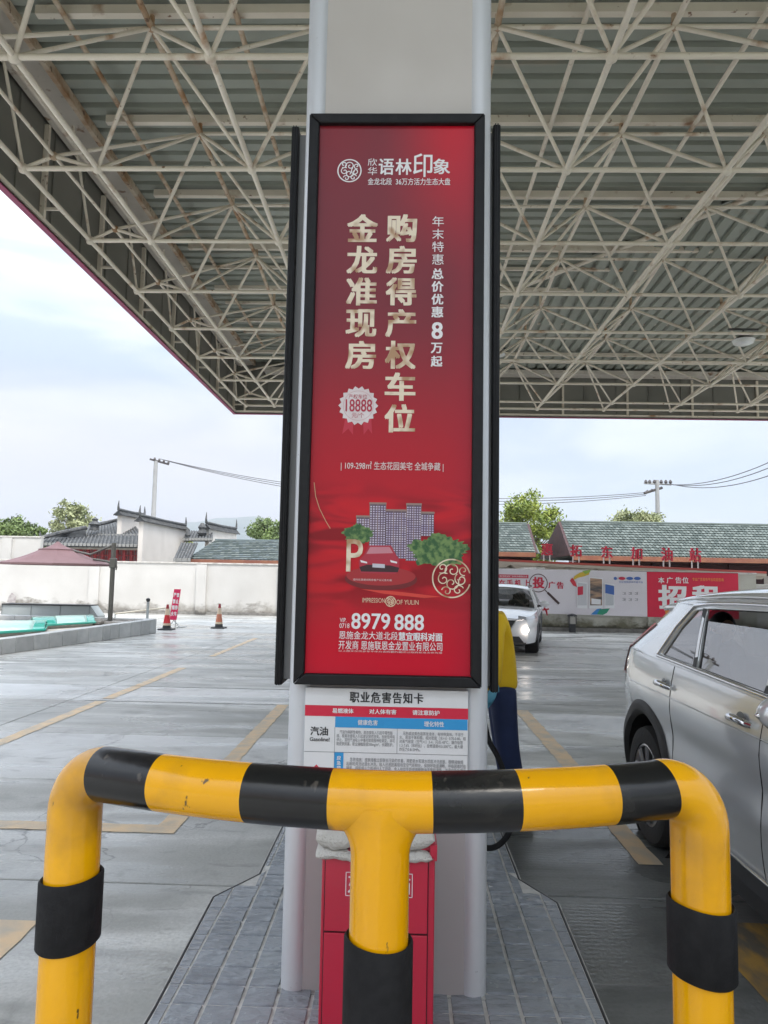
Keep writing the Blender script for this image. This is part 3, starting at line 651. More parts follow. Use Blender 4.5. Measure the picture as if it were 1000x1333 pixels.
# purlins: flat beams along x, tubes along y
for j in JU:
    y = Y0+CC*j; z = roofz(1, y)-.10 if j > 4 else ZR-.10
    obj('purlin', MB().bb(-4.4, 13.5, y-.045, y+.045, z-.05, z+.06 if j <= 4 else z+.03), M_steel, canopy)
    if 3 < j < 6: obj('purlin', MB().bb(-4.4, 13.5, y+CC/2-.03, y+CC/2+.03, z-.0, z+.06), M_steel, canopy)
for i in [k for k in range(-2, 7)]:
    for j in range(-1, 7):
        y0 = Y0+CC*j-CC/2; 
        if hip_y(X0+CC*i) > y0+CC*.6: strut('roof_tie', (X0+CC*i, y0, ZR-.2), (X0+CC*i, min(y0+CC, hip_y(X0+CC*i)), ZR-.2), .033, M_steelr if i < 1 else M_steel, canopy)
for i in IU:
    for j in JU:
        if j < 6: strut('roof_post', un(i,j), Vector((X0+CC*i, Y0+CC*j, ZR-.1 if j <= 4 else roofz(1, Y0+CC*j)-.12)), .03, M_steelr, canopy)
strut('hip_beam', (-3.4, hip_y(-3.4), ZR-.09), (11.5, hip_y(11.5), ZR-.09), .045, M_steel, canopy)
# ribbed sheets: ribs along x before the hip line, ribs along y beyond it
pitch = .29
def sheets_a(y0, y1):
    b = MB(); n = round((y1-y0)/pitch)
    for k in range(n):
        y = y0+k*pitch; ys_ = [y, y+.175, y+.195, y+.27, y+.29]; zs = [0, 0, .07, .07, 0]
        for q in range(4):
            ya, yb = ys_[q], ys_[q+1]
            xa = min(14, (16.07-ya)/1.18+2.24); xb = min(14, (16.07-yb)/1.18+2.24)
            if xa > -4.74: b.quad((-4.74, ya, ZR+zs[q]), (xa, ya, ZR+zs[q]), (max(-4.74, xb), yb, ZR+zs[q+1]), (-4.74, yb, ZR+zs[q+1]))
    return b
step = pitch*7
y = -3.4  # unseen rear end of the roof, cut short so skylight reaches the pillar
while y < 23: obj('roof_sheet', sheets_a(y, y+step), M_roof, canopy, recalc=False); y += step
def sheets_b(x0, x1):
    b = MB(); n = round((x1-x0)/pitch)
    for k in range(n):
        x = x0+k*pitch; xs_ = [x, x+.175, x+.195, x+.27, x+.29]; zs = [0, 0, .07, .07, 0]
        for q in range(4):
            xa, xb = xs_[q], xs_[q+1]; m_ = 5
            ya, yb = hip_y(xa), hip_y(xb)
            if ya > 21.9: continue
            for t in range(m_):
                f = lambda t_, yy: yy+(21.85-yy)*(t_/m_)**1.5
                P = [(xa, f(t,ya), zs[q]), (xb, f(t,yb), zs[q+1]), (xb, f(t+1,yb), zs[q+1]), (xa, f(t+1,ya), zs[q])]
                b.quad(*[(a, c, roofz(a, c)+d) for a, c, d in P])
    return b
x = -4.74
while x < 13.8: obj('roof_sheet', sheets_b(x, x+step), M_roof, canopy, recalc=False); x += step
obj('roof_deck', MB().bb(-5.4, 14.2, -3.4, 22.0, ZR+.12, ZR+.16), M_fas, canopy)
# gutter and flashing along the left edge and the front edge
M_gut = mat('pale gutter metal', (.66,.60,.53), .45, col2=(.58,.52,.45), scale=2, world=True, spots=[((.26,.16,.10), 5, .62, .72, (1,1,1))])
obj('gutter', MB().prism([(-5.28, ZR+.05), (-4.72, ZR-.02), (-4.74, ZR-.09), (-5.26, ZR-.13)], 25.2, (0,-3.3,0), 'y'), M_gut, canopy)
obj('gutter_lip', MB().bb(-4.76, -4.69, -3.3, 21.8, ZR-.14, ZR-.0), M_steelr, canopy)
obj('gutter', MB().bb(-4.35, 14, 21.40, 21.84, ZR-.42, ZR-.30), M_gut, canopy)
# fascia panels with posts
fb = 6.585
y = 21.88
while y > -2:
    obj('fascia_panel', MB().bb(-5.34, -5.315, y-.97, y-.006, fb, ZR+.1), M_fas, canopy); 
    obj('fascia_rib', MB().bb(-5.315, -5.29, y-.02, y, fb, ZR-.1), M_fas, canopy)
    if int(round((21.88-y)/.98)) % 2 == 0: obj('fascia_post', MB().bb(-5.31, -5.24, y-.33, y-.27, fb+.05, ZR-.16), M_steel, canopy); obj('fascia_bracket', MB().bb(-5.3, xo, y-.31, y-.28, ZL-.02, ZL+.02), M_steel, canopy)
    y -= .98
x = -5.315
while x < 13.8:
    obj('fascia_panel', MB().bb(x+.006, x+.97, 21.90, 21.925, fb, ZR+.1), M_fas, canopy); obj('fascia_rib', MB().bb(x, x+.02, 21.875, 21.90, fb, ZR-.3), M_fas, canopy)
    if int(round((x+5.3)/.98)) % 2 == 0: obj('fascia_post', MB().bb(x+.3, x+.36, 21.82, 21.88, fb+.05, ZR-.45), M_steel, canopy)
    x += .98
obj('fascia_rail', MB().bb(-5.3, 14, 21.83, 21.87, fb+.04, fb+.09), M_steel, canopy); obj('fascia_rail', MB().bb(-5.29, -5.25, -2, 21.8, fb+.04, fb+.09), M_steel, canopy)
obj('edge_trim', MB().bb(-5.36, -5.27, -2, 21.95, fb-.018, fb-.001), M_mag, canopy); obj('edge_trim', MB().bb(-5.265, 14, 21.86, 21.95, fb-.018, fb-.001), M_mag, canopy)
obj('fascia_backing', MB().bb(-5.35, 14, 21.93, 21.95, fb, ZR+.1), M_fas, canopy); obj('fascia_backing', MB().bb(-5.37, -5.35, -2, 21.95, fb, ZR+.1), M_fas, canopy)
# lamps slung below the frame
def lamp(c, lbl, s=1):
    t = thing('canopy_lamp', lbl, 'lamp', c)
    obj('housing', MB().lathe([(.02*s,.16*s),(.08*s,.14*s),(.15*s,.06*s),(.24*s,0)], 20, c), mat('lamp housing', (.10,.10,.10), .4, .6), t, smooth=True)
    obj('lens', MB().lathe([(.235*s,-.001),(.20*s,-.07*s),(.10*s,-.11*s),(.0,-.12*s)], 20, c, cap=False), mat('lamp lens', (.70,.70,.68), .15), t, smooth=True)
    obj('bracket', MB().bb(c[0]-.32*s, c[0]+.32*s, c[1]-.02, c[1]+.02, c[2]+.22*s, c[2]+.26*s).bb(c[0]-.015, c[0]+.015, c[1]-.015, c[1]+.015, c[2]+.15*s, c[2]+.23*s), mat('lamp bracket', (.06,.06,.06), .5), t)
y = ln(0,4).y+.5; c = at(968, 443, y); lamp((c.x, c.y, c.z), 'round floodlight hanging in the space frame at the right of the canopy')
c = at(651, 461, 18); lamp((c.x, c.y, c.z), 'small pale lamp under the canopy close to the right side of the pillar', .6)
# ================================================================== THE CRASH BARRIER
def pipe_path():
    z = 1.166; P = []
    # plan: legs at the ends, bar bowed towards the viewer
    A = Vector((-.712, 1.62, 0)); B_ = Vector((.618, 1.555, 0)); C_ = Vector((-.036, 1.45, 0))
    return A, B_, C_, z
A, B_, C_, zb = pipe_path()
def bow(t):                                          # quadratic through A, C, B
    # parameter so that t=.5 gives C
    Q = C_*2 - (A+B_)*.5; return A*(1-t)**2 + Q*2*t*(1-t) + B_*t*t
M_yp = mat('yellow gloss paint', (.80,.385,.001), .16, col2=(.74,.345,.001), scale=3, coat=.15, world=True, spec=.4, spots=[((.30,.16,.02), 13, .66, .76, (1,1,.35)), ((.10,.06,.02), 34, .70, .73, (1,1,.5)), ((.45,.22,.02), 4, .55, .75, (1,1,1))], bump=.08, bscale=25)
M_bp = mat('black gloss paint', (.007,.007,.008), .22, col2=(.010,.010,.010), scale=5, coat=0, spec=.45, world=True, spots=[((.07,.06,.05), 30, .68, .74, (1,1,.6)), ((.03,.028,.025), 6, .55, .7, (1,1,1))], bump=.08, bscale=25)
M_rub = mat('black foam sleeve', (.007,.007,.008), .75, col2=(.012,.012,.013), spec=.25, scale=40, world=True, bump=.12, bscale=150, spots=[((.16,.15,.14), 12, .75, .78, (1,1,3))])
barrier = thing('crash_barrier', 'yellow and black bowed crash barrier of thick pipe in front of the pillar', 'barrier', (-.04, 1.5, 0))
RP = .057
path = []
er = .085
def elbow(P0, dirv, left):
    # quarter turn from vertical to horizontal
    pts = []
    for k in range(11):
        a = PI/2*k/10; pts.append(Vector((P0.x, P0.y, zb_at(P0)-er)) + dirv*er*(1-math.cos(a)) + Vector((0,0,er*math.sin(a))))
    return pts
def zb_at(p): return zb+.018*max(0, (p.x-0)/.62)
dA = (bow(.06)-A).normalized(); dB = (bow(.94)-B_).normalized()
full = []
full += [Vector((A.x, A.y, z)) for z in (.0, .5, .9, zb-er-.02)] + elbow(A, dA, True)
nb = 44
for k in range(nb+1):
    t = .075+(.85)*k/nb; p = bow(t); full.append(Vector((p.x, p.y, zb_at(p))))
full += elbow(B_, dB, False)[::-1] + [Vector((B_.x, B_.y, z)) for z in (zb+.016-er-.02, .9, .5, 0)]
# arc length along the pipe, cut into painted sections
cum = [0]
for a, b_ in zip(full, full[1:]): cum.append(cum[-1]+(b_-a).length)
def pt(s):
    for k in range(len(cum)-1):
        if cum[k+1] >= s: t = (s-cum[k])/(cum[k+1]-cum[k] or 1); return full[k].lerp(full[k+1], t)
    return full[-1]
def s_of_x(px):                                       # arc length where the bar passes under that place along x
    for k in range(15, len(full)-15):
        if full[k].x >= px: t = (px-full[k-1].x)/(full[k].x-full[k-1].x); return cum[k-1]+t*(cum[k]-cum[k-1])
marks = [at(px, py, y).x for px, py, y in ((122,985,1.60),(216,1010,1.56),(329,1030,1.50),(433,1040,1.455),(562,1045,1.455),(669,1040,1.48),(786,1020,1.52),(890,1010,1.55))]
ss = [cum[14]]; ss[0] = cum[13]
cuts = [0]+[s_of_x(m) for m in marks[1:-1]]
s_l = cum[14]-.006; s_r = cum[-15]-.004
segs_ = [(0, s_l, 0), (s_l, cuts[1], 1), (cuts[1], cuts[2], 0), (cuts[2], cuts[3], 1), (cuts[3], cuts[4], 0), (cuts[4], cuts[5], 1), (cuts[5], cuts[6], 0), (cuts[6], s_r, 1), (s_r, cum[-1], 0)]
for a, b_, k in segs_:
    pts = [pt(a)] + [full[i] for i in range(len(full)) if a+1e-4 < cum[i] < b_-1e-4] + [pt(b_)]
    # dense straight runs keep the tube shading even
    obj('pipe_band', MB().tube(pts, RP, 40, cap=False), M_bp if k else M_yp, barrier, smooth=60)
# centre post with a flared saddle weld
def saddle():
    b = MB(); n = 40; rows = []
    zt = zb
    prof = [0, .006, .014, .024, .036, .05]
    for q in prof:
        ring = []
        for k in range(n):
            a = 2*PI*k/n; fl = .018*(1-q/.05)**2*abs(math.cos(a))
            r = RP*.999+fl; x = r*math.cos(a); y = r*math.sin(a)
            yy = max(-RP*.999, min(RP*.999, y)); zs = zt-math.sqrt(max(0, RP*RP-yy*yy))
            ring.append((C_.x+x, C_.y+y*(1 if q > 0 else .98), zs-q-(.004 if q == 0 else 0)+.006))
        rows.append(ring)
    vs = [v for r_ in rows for v in r_]
    return b.add(vs, [(i*n+k, i*n+(k+1)%n, (i+1)*n+(k+1)%n, (i+1)*n+k) for i in range(len(prof)-1) for k in range(n)])
obj('centre_post', MB().tube([(C_.x, C_.y, z) for z in (.0,.3,.6,.9,zb-.01)], RP, 40), M_yp, barrier, smooth=60)
obj('weld_saddle', saddle(), M_yp, barrier, smooth=80)
# foam sleeves
def sleeve(x, y, z0, z1, r=.0665, tilt=0):
    b = MB(); n = 40; rows = [(RP+.001, z1-.004), (r-.004, z1), (r, z1-.005), (r, z0+.005), (r-.004, z0), (RP+.001, z0+.003)]; vs = []
    for rr, z in rows:
        for k in range(n): a = 2*PI*k/n; vs.append((x+rr*math.cos(a), y+rr*math.sin(a), z+tilt*math.cos(a)+.0015*math.sin(2*a+.6)))
    b.add(vs, [(i*n+k, i*n+(k+1)%n, (i+1)*n+(k+1)%n, (i+1)*n+k) for i in range(5) for k in range(n)]); obj('foam_sleeve', b, M_rub, barrier, smooth=50)
zf = lambda px, py, y: at(px, py, y).z
sleeve(A.x, A.y, zf(92,1248,A.y-.06), zf(92,1154,A.y-.06), tilt=.006)
sleeve(B_.x, B_.y, zf(916,1290,B_.y-.06), zf(916,1190,B_.y-.06), tilt=-.004)
sleeve(C_.x, C_.y, .42, zf(492,1240,C_.y-.06), r=.0665, tilt=-.004)
for p in (A, B_, C_): obj('base_flange', MB().lathe([(.10,0),(.10,.012),(.0,.0121)], 24, (p.x, p.y, IZ if abs(p.x) < .5 or True else 0), cap=False), M_yp, barrier)

# ================================================================== RED CABINET AND TOWEL
BY = 2.33
M_rc = mat('red enamel', (.50,.012,.045), .3, col2=(.46,.010,.038), scale=3, world=True, coat=.3)
M_gap = mat('dark gap', (.06,.004,.01), .7)
bx0, bx1 = -.238, .113; bz = .785
cab = thing('red_cabinet', 'narrow red metal equipment cabinet standing behind the middle post of the barrier', 'cabinet', ((bx0+bx1)/2, BY+.15, IZ))
obj('carcass', MB().bb(bx0, bx1, BY, BY+.30, IZ, bz), M_rc, cab, bevel=.004)
zs_ = at(430, 1212, BY).z
obj('upper_door', MB().bb(bx0+.012, bx1-.022, BY-.008, BY-.0005, zs_+.003, bz-.03), M_rc, cab, bevel=.002)
obj('lower_door', MB().bb(bx0+.012, bx1-.022, BY-.008, BY-.0005, IZ+.03, zs_-.003), M_rc, cab, bevel=.002)
obj('door_gap', MB().bb(bx0+.009, bx1-.019, BY-.0015, BY-.0002, IZ+.027, bz-.027), M_gap, cab)
obj('lid_lip', MB().bb(bx1-.016, bx1+.006, BY-.012, BY+.3, bz-.055, bz-.006), M_rc, cab, bevel=.002)
DY = BY-.0095
M_wp = prt((.78,.72,.74), 'cabinet white print')
xa, xb, za, zb2 = pr((450,1137,537,1167), DY)
b = MB(); 
for q in ((xa,xb,za,za+.0022),(xa,xb,zb2-.0022,zb2),(xa,xa+.0022,za,zb2),(xb-.0022,xb,za,zb2)): b.quad((q[0],DY,q[2]),(q[1],DY,q[2]),(q[1],DY,q[3]),(q[0],DY,q[3]))
obj('printed_box', b, M_wp, cab, recalc=False)
lettering('灭火器材箱', (453,1141,534,1163), DY-.0004, M_wp, cab, .02); lettering('火警119', (466,1172,531,1187), DY-.0004, M_wp, cab, .02)
# folded towel
tw = thing('folded_towel', 'folded white towel lying on top of the red cabinet', 'towel', (-.06, BY+.1, bz))
M_tow = mat('white terry cloth', (.66,.64,.60), .95, col2=(.58,.56,.52), scale=8, world=True, bump=1, bscale=180, spots=[((.40,.36,.30), 14, .64, .74, (1,1,1))])
def fold(z0, z1, yf, drop, seed, x0=-.254, x1=.105):
    # one folded layer: rounded front edge, wavy, closed all round
    b = MB(); nu, nv = 60, 22
    def fn(u, v):
        x = x0+(x1-x0)*u; a = v*2*PI; th = (z1-z0)/2; zc = (z0+z1)/2
        wob = .010*noise.noise(Vector((u*5+seed, 0, seed)))+.005*noise.noise(Vector((u*14, seed, 2)))
        e = min(1, min(u, 1-u)*18+.03); 
        yy = yf+.13+(-.13)*math.copysign(abs(math.cos(a))**.35, math.cos(a))
        zz = zc+th*math.sin(a)*e**.5*(1+.15*noise.noise(Vector((u*8, yy*20, seed)))) + wob - drop*(1-min(1, (yy-yf)/.05))*(.6+.5*math.sin(u*7+seed))
        return (x+.012*math.sin(a+seed)*.4, yy+wob*.6, zz)
    b.grid(fn, nu, nv)
    return b
obj('lower_fold', fold(.722, .762, BY-.030, .004, 3.1), M_tow, tw, smooth=80)
obj('upper_fold', fold(.760, .835, BY-.036, .006, 7.7, -.260, .106), M_tow, tw, smooth=80)
# ================================================================== DISPENSER AND HOSE (behind the pillar)
M_dw = mat('dispenser white', (.62,.62,.62), .3); 
disp = thing('fuel_dispenser', 'fuel dispenser cabinet behind the pillar with a black hose looping out on its right', 'dispenser', (-.04, 4.3, IZ))
obj('cabinet', MB().bb(-.34, .22, 4.0, 4.9, IZ, 1.75), M_dw, disp, bevel=.02)
obj('display', MB().bb(.215, .226, 4.1, 4.8, 1.2, 1.5), M_blk, disp); obj('plinth', MB().bb(-.36, .24, 3.98, 4.92, IZ-.01, IZ+.12), M_frame, disp)
h = [at(*p) for p in ((628,925,4.0),(636,962,3.95),(648,985,3.9),(658,1012,3.86),(665,1050,3.84),(664,1080,3.82),(652,1098,3.8),(636,1104,3.78),(615,1096,3.8),(600,1050,3.9))]
def smooth_path(P, n=8):
    o_ = []
    for i in range(len(P)-1):
        p0 = P[max(0,i-1)]; p1 = P[i]; p2 = P[i+1]; p3 = P[min(len(P)-1,i+2)]
        for k in range(n):
            t = k/n; o_.append(.5*((2*p1)+(p2-p0)*t+(2*p0-5*p1+4*p2-p3)*t*t+(3*p1-p0-3*p2+p3)*t**3))
    return o_+[P[-1]]
obj('hose', MB().tube(smooth_path(h), .0145, 12), M_rub, disp, smooth=60)
# ================================================================== SUVS
M_tyre = mat('tyre rubber', (.022,.022,.023), .75, bump=.4, bscale=60); M_rim = mat('alloy rim', (.42,.42,.44), .3, .9); M_rimd = mat('dark wheel well', (.012,.012,.012), .9)
M_plas = mat('black car plastic', (.03,.031,.033), .55, bump=.2, bscale=200); M_chrome = mat('chrome trim', (.80,.80,.82), .09, 1); M_int = mat('dark interior', (.02,.02,.021), .8)
M_gl = glass('tinted side glass', .30, .015, ior=3.4); M_ws = glass('windscreen glass', .5, .01, ior=1.6)
M_silver = mat('silver metallic paint', (.74,.76,.76), .20, .5, col2=(.72,.74,.74), scale=2, coat=1)
M_whitec = mat('white car paint', (.74,.74,.75), .25, 0, coat=1)
def car(root, paint, LEN=4.6, WD=1.82, lamp_on=False, plan_rear=.16, open_win=False, seed=0, wb=(.78, 3.53), lights='tall', beltz=(1.15, 1.06)):
    O = ORG[root]; hw = WD/2
    def P(x, u, z): return (O.x+x, O.y+LEN/2-u, O.z+z)
    def belt(u):
        if u < 3.3: return beltz[0]+(beltz[1]-beltz[0])*(u/3.3)**1.3
        return beltz[1]-.06*((u-3.3)/.5) if u < 3.8 else max(.80, beltz[1]-.06-.16*((u-3.8)/.8)**1.4)
    def plan(u):
        w = hw
        if u < .55: w -= plan_rear*((.55-u)/.55)**2.2
        if u > LEN-.85: w -= .20*((u-LEN+.85)/.85)**2.1
        return w
    def W(u, z):
        b_ = belt(u); w = plan(u); t = (z-.28)/(b_-.28)
        w -= .045*max(0, (min(t,1)-.72)/.28)**1.6 + .035*max(0, (.35-t)/.35)**2
        w -= .012*math.exp(-((t-.55)/.10)**2)                       # scalloped flank
        for wc in wb: w += .014*math.exp(-((u-wc)/.42)**2)*math.exp(-((t-.5)/.3)**2)
        if z > b_: w -= (z-b_)*.26+.09*min(1,(z-b_)/.3)*(max(0, 1.35-u)/.7)**2+ .04*((z-b_)/.4)**2
        return w
    def roof(u):                                                      # height of the roof edge
        if u < .5: return 1.44+.02*(u/.5)
        if u < 2.3: return 1.46+.07*math.sin(PI/2*min(1, (u-.5)/1.5))
        return 1.53-.10*((u-2.3)/.6)**2
    ar = .43; RU = .74 if open_win else .38
    def lower(side):
        b = MB(); nu, nv = 190, 26
        def fn(a, v):
            u = a*LEN; z = .27+(belt(u)-.27)*v; return P(side*W(u, z), u, z)
        return b.grid(fn, nu, nv, keep=lambda c: all(math.hypot((O.y+LEN/2-c.y)-wc, (c.z-O.z)-.37) > ar for wc in wb))
    bodyb = MB()
    for s in (-1, 1): lo = lower(s); bodyb.add(lo.v, lo.f)
    # tail and nose
    ends = MB()
    bodyb.grid(lambda a, v: P((2*a-1)*W(0, .27+(belt(0)-.27)*v), -.05*math.sin(PI*a)*(1 if True else 0)-.03*math.sin(PI*v)*math.sin(PI*a), .27+(belt(0)-.27)*v), 20, 10)
    bodyb.grid(lambda a, v: P((2*a-1)*W(LEN, .27+(belt(LEN)-.27)*v), LEN+.10*math.sin(PI*a)**.8+.03*math.sin(PI*v)*math.sin(PI*a), .27+(belt(LEN)-.27)*v), 24, 12)
    # bonnet
    bodyb.grid(lambda a, v: P((2*a-1)*W(3.35+(LEN-3.35)*v, belt(3.35+(LEN-3.35)*v)), 3.35+(LEN-3.35)*v+.10*math.sin(PI*a)**.8*v**6, belt(3.35+(LEN-3.35)*v)+.075*math.sin(PI*a)**.6*(1-v**3)+.012*math.sin(PI*a)**2), 24, 24)
    obj('body', bodyb, paint, root, smooth=32, merge=True)
    # roof
    rb = MB(); rb.grid(lambda a, v: P((2*a-1)*W(RU+(2.88-RU)*v, roof(RU+(2.88-RU)*v)), RU+(2.88-RU)*v-.05*math.sin(PI*a)*(1-v)**4, roof(RU+(2.88-RU)*v)+.075*math.sin(PI*a)**.7), 20, 30)
    ro = obj('roof', rb, paint, root, smooth=50, recalc=False); so_ = ro.modifiers.new('t', 'SOLIDIFY'); so_.thickness = .012; so_.offset = -1
    for s in (() if paint is M_silver else (-1, 1)):
        obj('roof_rail', MB().tube([P(s*(W(u, roof(u))-.035), u, roof(u)+.045+(.012 if 0 < k < 14 else 0)) for k, u in enumerate([.55+i*.15 for i in range(15)])], .013, 10), M_chrome if paint is M_silver else M_plas, root, smooth=60)
    # greenhouse side with window openings
    wins = [[(1.02,.03),(1.13,.03),(1.52,.0),(1.47,.0)]]
    def bo(u): return belt(u)+.035
    q1 = [(.95,bo(.95)), (1.44,bo(1.44)), (1.33,roof(1.33)-.055), (1.22,roof(1.22)-.06), (1.08,1.335)]
    q2 = [(1.475,bo(1.475)), (2.20,bo(2.2)), (2.20,roof(2.2)-.05), (1.36,roof(1.36)-.052)]
    q3 = [(2.30,bo(2.3)), (3.18,bo(3.18)), (2.95,roof(2.9)-.14), (2.62,roof(2.62)-.055), (2.30,roof(2.3)-.05)]
    outer = [(u, belt(u)) for u in [.06+i*(3.34/16) for i in range(17)]] + [(2.88, roof(2.88))] + [(u, roof(u)) for u in [2.6,2.3,2.0,1.6,1.2,.95]+([.74] if open_win else [.6,.38])]
    for s in (-1, 1):
        g = MB(); g.poly_holes(outer, [q1, q2, q3], lambda a, z: P(s*W(a, z), a, z), 3)
        go = obj('window_frame_panel', g, paint, root, smooth=60); m_ = go.modifiers.new('t', 'SOLIDIFY'); m_.thickness = .02; m_.offset = -1
        # chrome surround
        loop = [(.90,bo(.9)-.012)]+[(u,bo(u)-.012) for u in (1.4,1.9,2.4,2.9,3.25)]
        top = [(.90,bo(.9)-.012),(1.04,1.345),(1.20,roof(1.2)-.035)]+[(u,roof(u)-.028) for u in (1.4,1.7,2.0,2.3,2.6,2.85)]
        for lp, r_ in ((loop, .011), (top, .010)): obj('chrome_strip', MB().tube([P(s*(W(a, z)+.006), a, z) for a, z in lp], r_, 8), M_chrome, root, smooth=60)
        for w_, (q, drop) in enumerate(((q1, 0), (q2, .085 if open_win and s < 0 else 0), (q3, .16 if open_win and s < 0 else 0))):
            gg = MB(); q_ = [(a, min(z, max(zz for _, zz in q)-drop)) for a, z in q]; gg.quad(*[P(s*(W(a, z)-.012), a, z) for a, z in q_]); obj('side_glass', gg, M_gl, root, recalc=False)
        for a0, a1, z0, z1 in ((1.455, 1.345, bo(1.455), roof(1.345)-.053), (2.25, 2.25, bo(2.25), roof(2.25)-.05)):
            wd = .024 if a0 < 2 else .05; obj('window_divider', MB().quad(*[P(s*(W(a, z)+.003), a+da, z) for a, z, da in ((a0,z0,-wd),(a0,z0,wd),(a1,z1,wd),(a1,z1,-wd))]), M_plas, root, recalc=False)
        # arches, sill
        for wc in wb:
            def af(a, v, wc=wc, s=s):
                t = -.12+a*(PI+.24); rr = .405+.09*v; u = wc+rr*math.cos(t); z = max(.27, .37+rr*math.sin(t)); return P(s*(W(min(max(u,0),LEN), z)+.014-.012*(v > .9)-(0 if v > .1 else .03)), u, z)
            obj('arch_cladding', MB().grid(af, 30, 5), M_plas, root, smooth=60, recalc=False)
            obj('wheel_well', MB().lathe([(.44,-.0),(.44,.26),(.0,.26)], 28, (0,0,0), cap=False).mesh('wheel_well', M_rimd), None, root, loc=P(s*(hw-.03), wc, .37)).rotation_euler = (0, -s*PI/2, 0)
        def sill(a, v): u = 1.2+a*2.0; return P(s*(W(u,.33)+.012-.02*abs(v-.5)), u, .20+.16*v)
        obj('sill_cladding', MB().grid(sill, 16, 4), M_plas, root, recalc=False)
        obj('sill_strip', MB().tube([P(s*(W(1.25+.15*k,.36)+.014), 1.25+.15*k, .365) for k in range(13)], .008, 8), M_chrome, root, smooth=60)
        # door shut lines and handles
        for u0, u1 in ((1.30, 1.20), (2.25, 2.25), (3.28, 3.33)):
            zz = [.37+(belt(u0)-.37)*k/10 for k in range(11)]
            obj('door_seam', MB().tube([P(s*(W(u0+(u1-u0)*((z-.37)/.7), z)+.0005), u0+(u1-u0)*((z-.37)/.7)+(-.10*max(0,(.62-z)/.3) if u0 < 1.4 else 0), z) for z in zz], .0024, 6), M_rimd, root)
        obj('flank_crease', MB().tube([P(s*(W(u, .94)-.002), u, .955-.02*(u-.5)/3) for u in [.5+i*.2 for i in range(17)]], .004, 6), paint, root, smooth=60)
        for uh in (1.12, 2.07):
            zh = 1.005 if uh < 1.5 else .985
            cup = MB().lathe([(.0,.004),(.05,.0035),(.062,-.003)], 20, cap=False); c_ = obj('handle_cup', cup.mesh('handle_cup', paint, smooth=60), root, loc=P(s*(W(uh+.02, zh)-.002), uh+.02, zh-.004)) if False else None
            hd = obj('door_handle', MB().tube([P(s*(W(uh-.11+.022*k, zh)+.008+.026*math.sin(PI*k/10)**.6), uh-.11+.022*k, zh+.012*math.sin(PI*k/10)) for k in range(11)], [.012,.016,.018,.018,.018,.018,.018,.018,.018,.016,.012], 12), M_chrome if paint is M_silver else paint, root, smooth=60)
            obj('handle_recess', MB().grid(lambda a, v: P(s*(W(uh, zh)+.0035), uh+(.052)*v*math.cos(a*2*PI), zh+.043*v*math.sin(a*2*PI)), 24, 3), mat('handle recess', (.30,.31,.31), .2, .6), root, recalc=False)
        # mirror
        um = 2.76
        mr_ = MB(); 
        def mf(a, v): t = a*2*PI; ph = v*PI; return P(s*(W(um, 1.09)+.165+.115*math.cos(t)*math.sin(ph)), um+.06*math.cos(ph)*1.1+.03*math.cos(t)*math.sin(ph)*-1, 1.135+.075*math.sin(t)*math.sin(ph))
        mo = obj('wing_mirror', mr_.grid(mf, 24, 12), paint, root, smooth=80, merge=True); obj('mirror_arm', MB().tube([P(s*(W(um,1.07)-.02), um+.02, 1.06), P(s*(W(um,1.07)+.10), um, 1.09)], .026, 10), M_plas, mo, smooth=60)
        obj('mirror_band', MB().tube([P(s*(W(um,1.09)+.165+.117*math.cos(t*PI/12)), um+.03*math.cos(t*PI/12)*-1, 1.128+.010*math.sin(t*PI/12)) for t in range(24)], .008, 8, closed=True), M_chrome, mo, smooth=60)
        # tail lamp running up the rear pillar
        M_tl = mat('red tail lamp', (.62,.01,.02), .35, spec=.3)
        def tl(a, v):
            z = .97+.36*a; u = .04+(RU-.06)*max(0,(z-1.13)/.32)+v*(.26-.18*a**.7); return P(s*(W(max(0,u), z)+.010), u, z)
        obj('tail_lamp', MB().grid(tl, 14, 5), M_tl, root, smooth=60, recalc=False)
        # head lamp
        def hl(a, v):
            if lights == 'slim': u = LEN-.52+.50*a; z = .86-.01*a+(.075-.03*abs(a-.6))*(v-.5)
            else: u = LEN-.55+.53*a; z = .80+.12*(v-.5)
            return P(s*(W(min(u, LEN), z)+.008), u, z)
        obj('headlight', MB().grid(hl, 12, 4), mat('headlamp glass', (.55,.56,.58), .06, .3, coat=1), root, smooth=60, recalc=False)
        def fl(a, v): xx = s*(.50+.17*a); return P(xx, LEN+.105*math.cos(xx/hw*PI/2)**.8+.028, .84+.07*v-.025*a)
        obj('headlight', MB().grid(fl, 6, 3), mat('headlamp glass', (.55,.56,.58), .06, .3, coat=1), root, recalc=False)
        fm = mat('lit front lamp', (1,.95,.9), .3, emit=((1,.88,.78), 5)) if lamp_on else M_ws
        c_ = P(s*.66, LEN+.075, .59); obj('driving_lamp', MB().tube([(c_[0], c_[1]+.06, c_[2]), (c_[0], c_[1], c_[2])], .062, 18), fm, root)
    # windscreen and tailgate glass
    def ws(a, v): u = 3.42-.62*v; z = belt(3.35)+.03+(roof(2.8)+.02-belt(3.35)-.03)*v; return P((2*a-1)*(W(u, z)-.02), u+.13*math.sin(PI*a)**.8, z+.05*math.sin(PI*a)*(v*.9+.3))
    obj('windscreen', MB().grid(ws, 20, 12), M_ws, root, smooth=80, recalc=False)
    for s in (-1, 1): obj('windscreen_pillar', MB().tube([P(s*(W(3.42-.62*v, belt(3.35)+.03+(roof(2.8)-belt(3.35)-.01)*v)-.012), 3.44-.62*v, belt(3.35)+.02+(roof(2.8)-belt(3.35)+.01)*v) for v in [i/8 for i in range(9)]], .032, 10), paint, root, smooth=60)
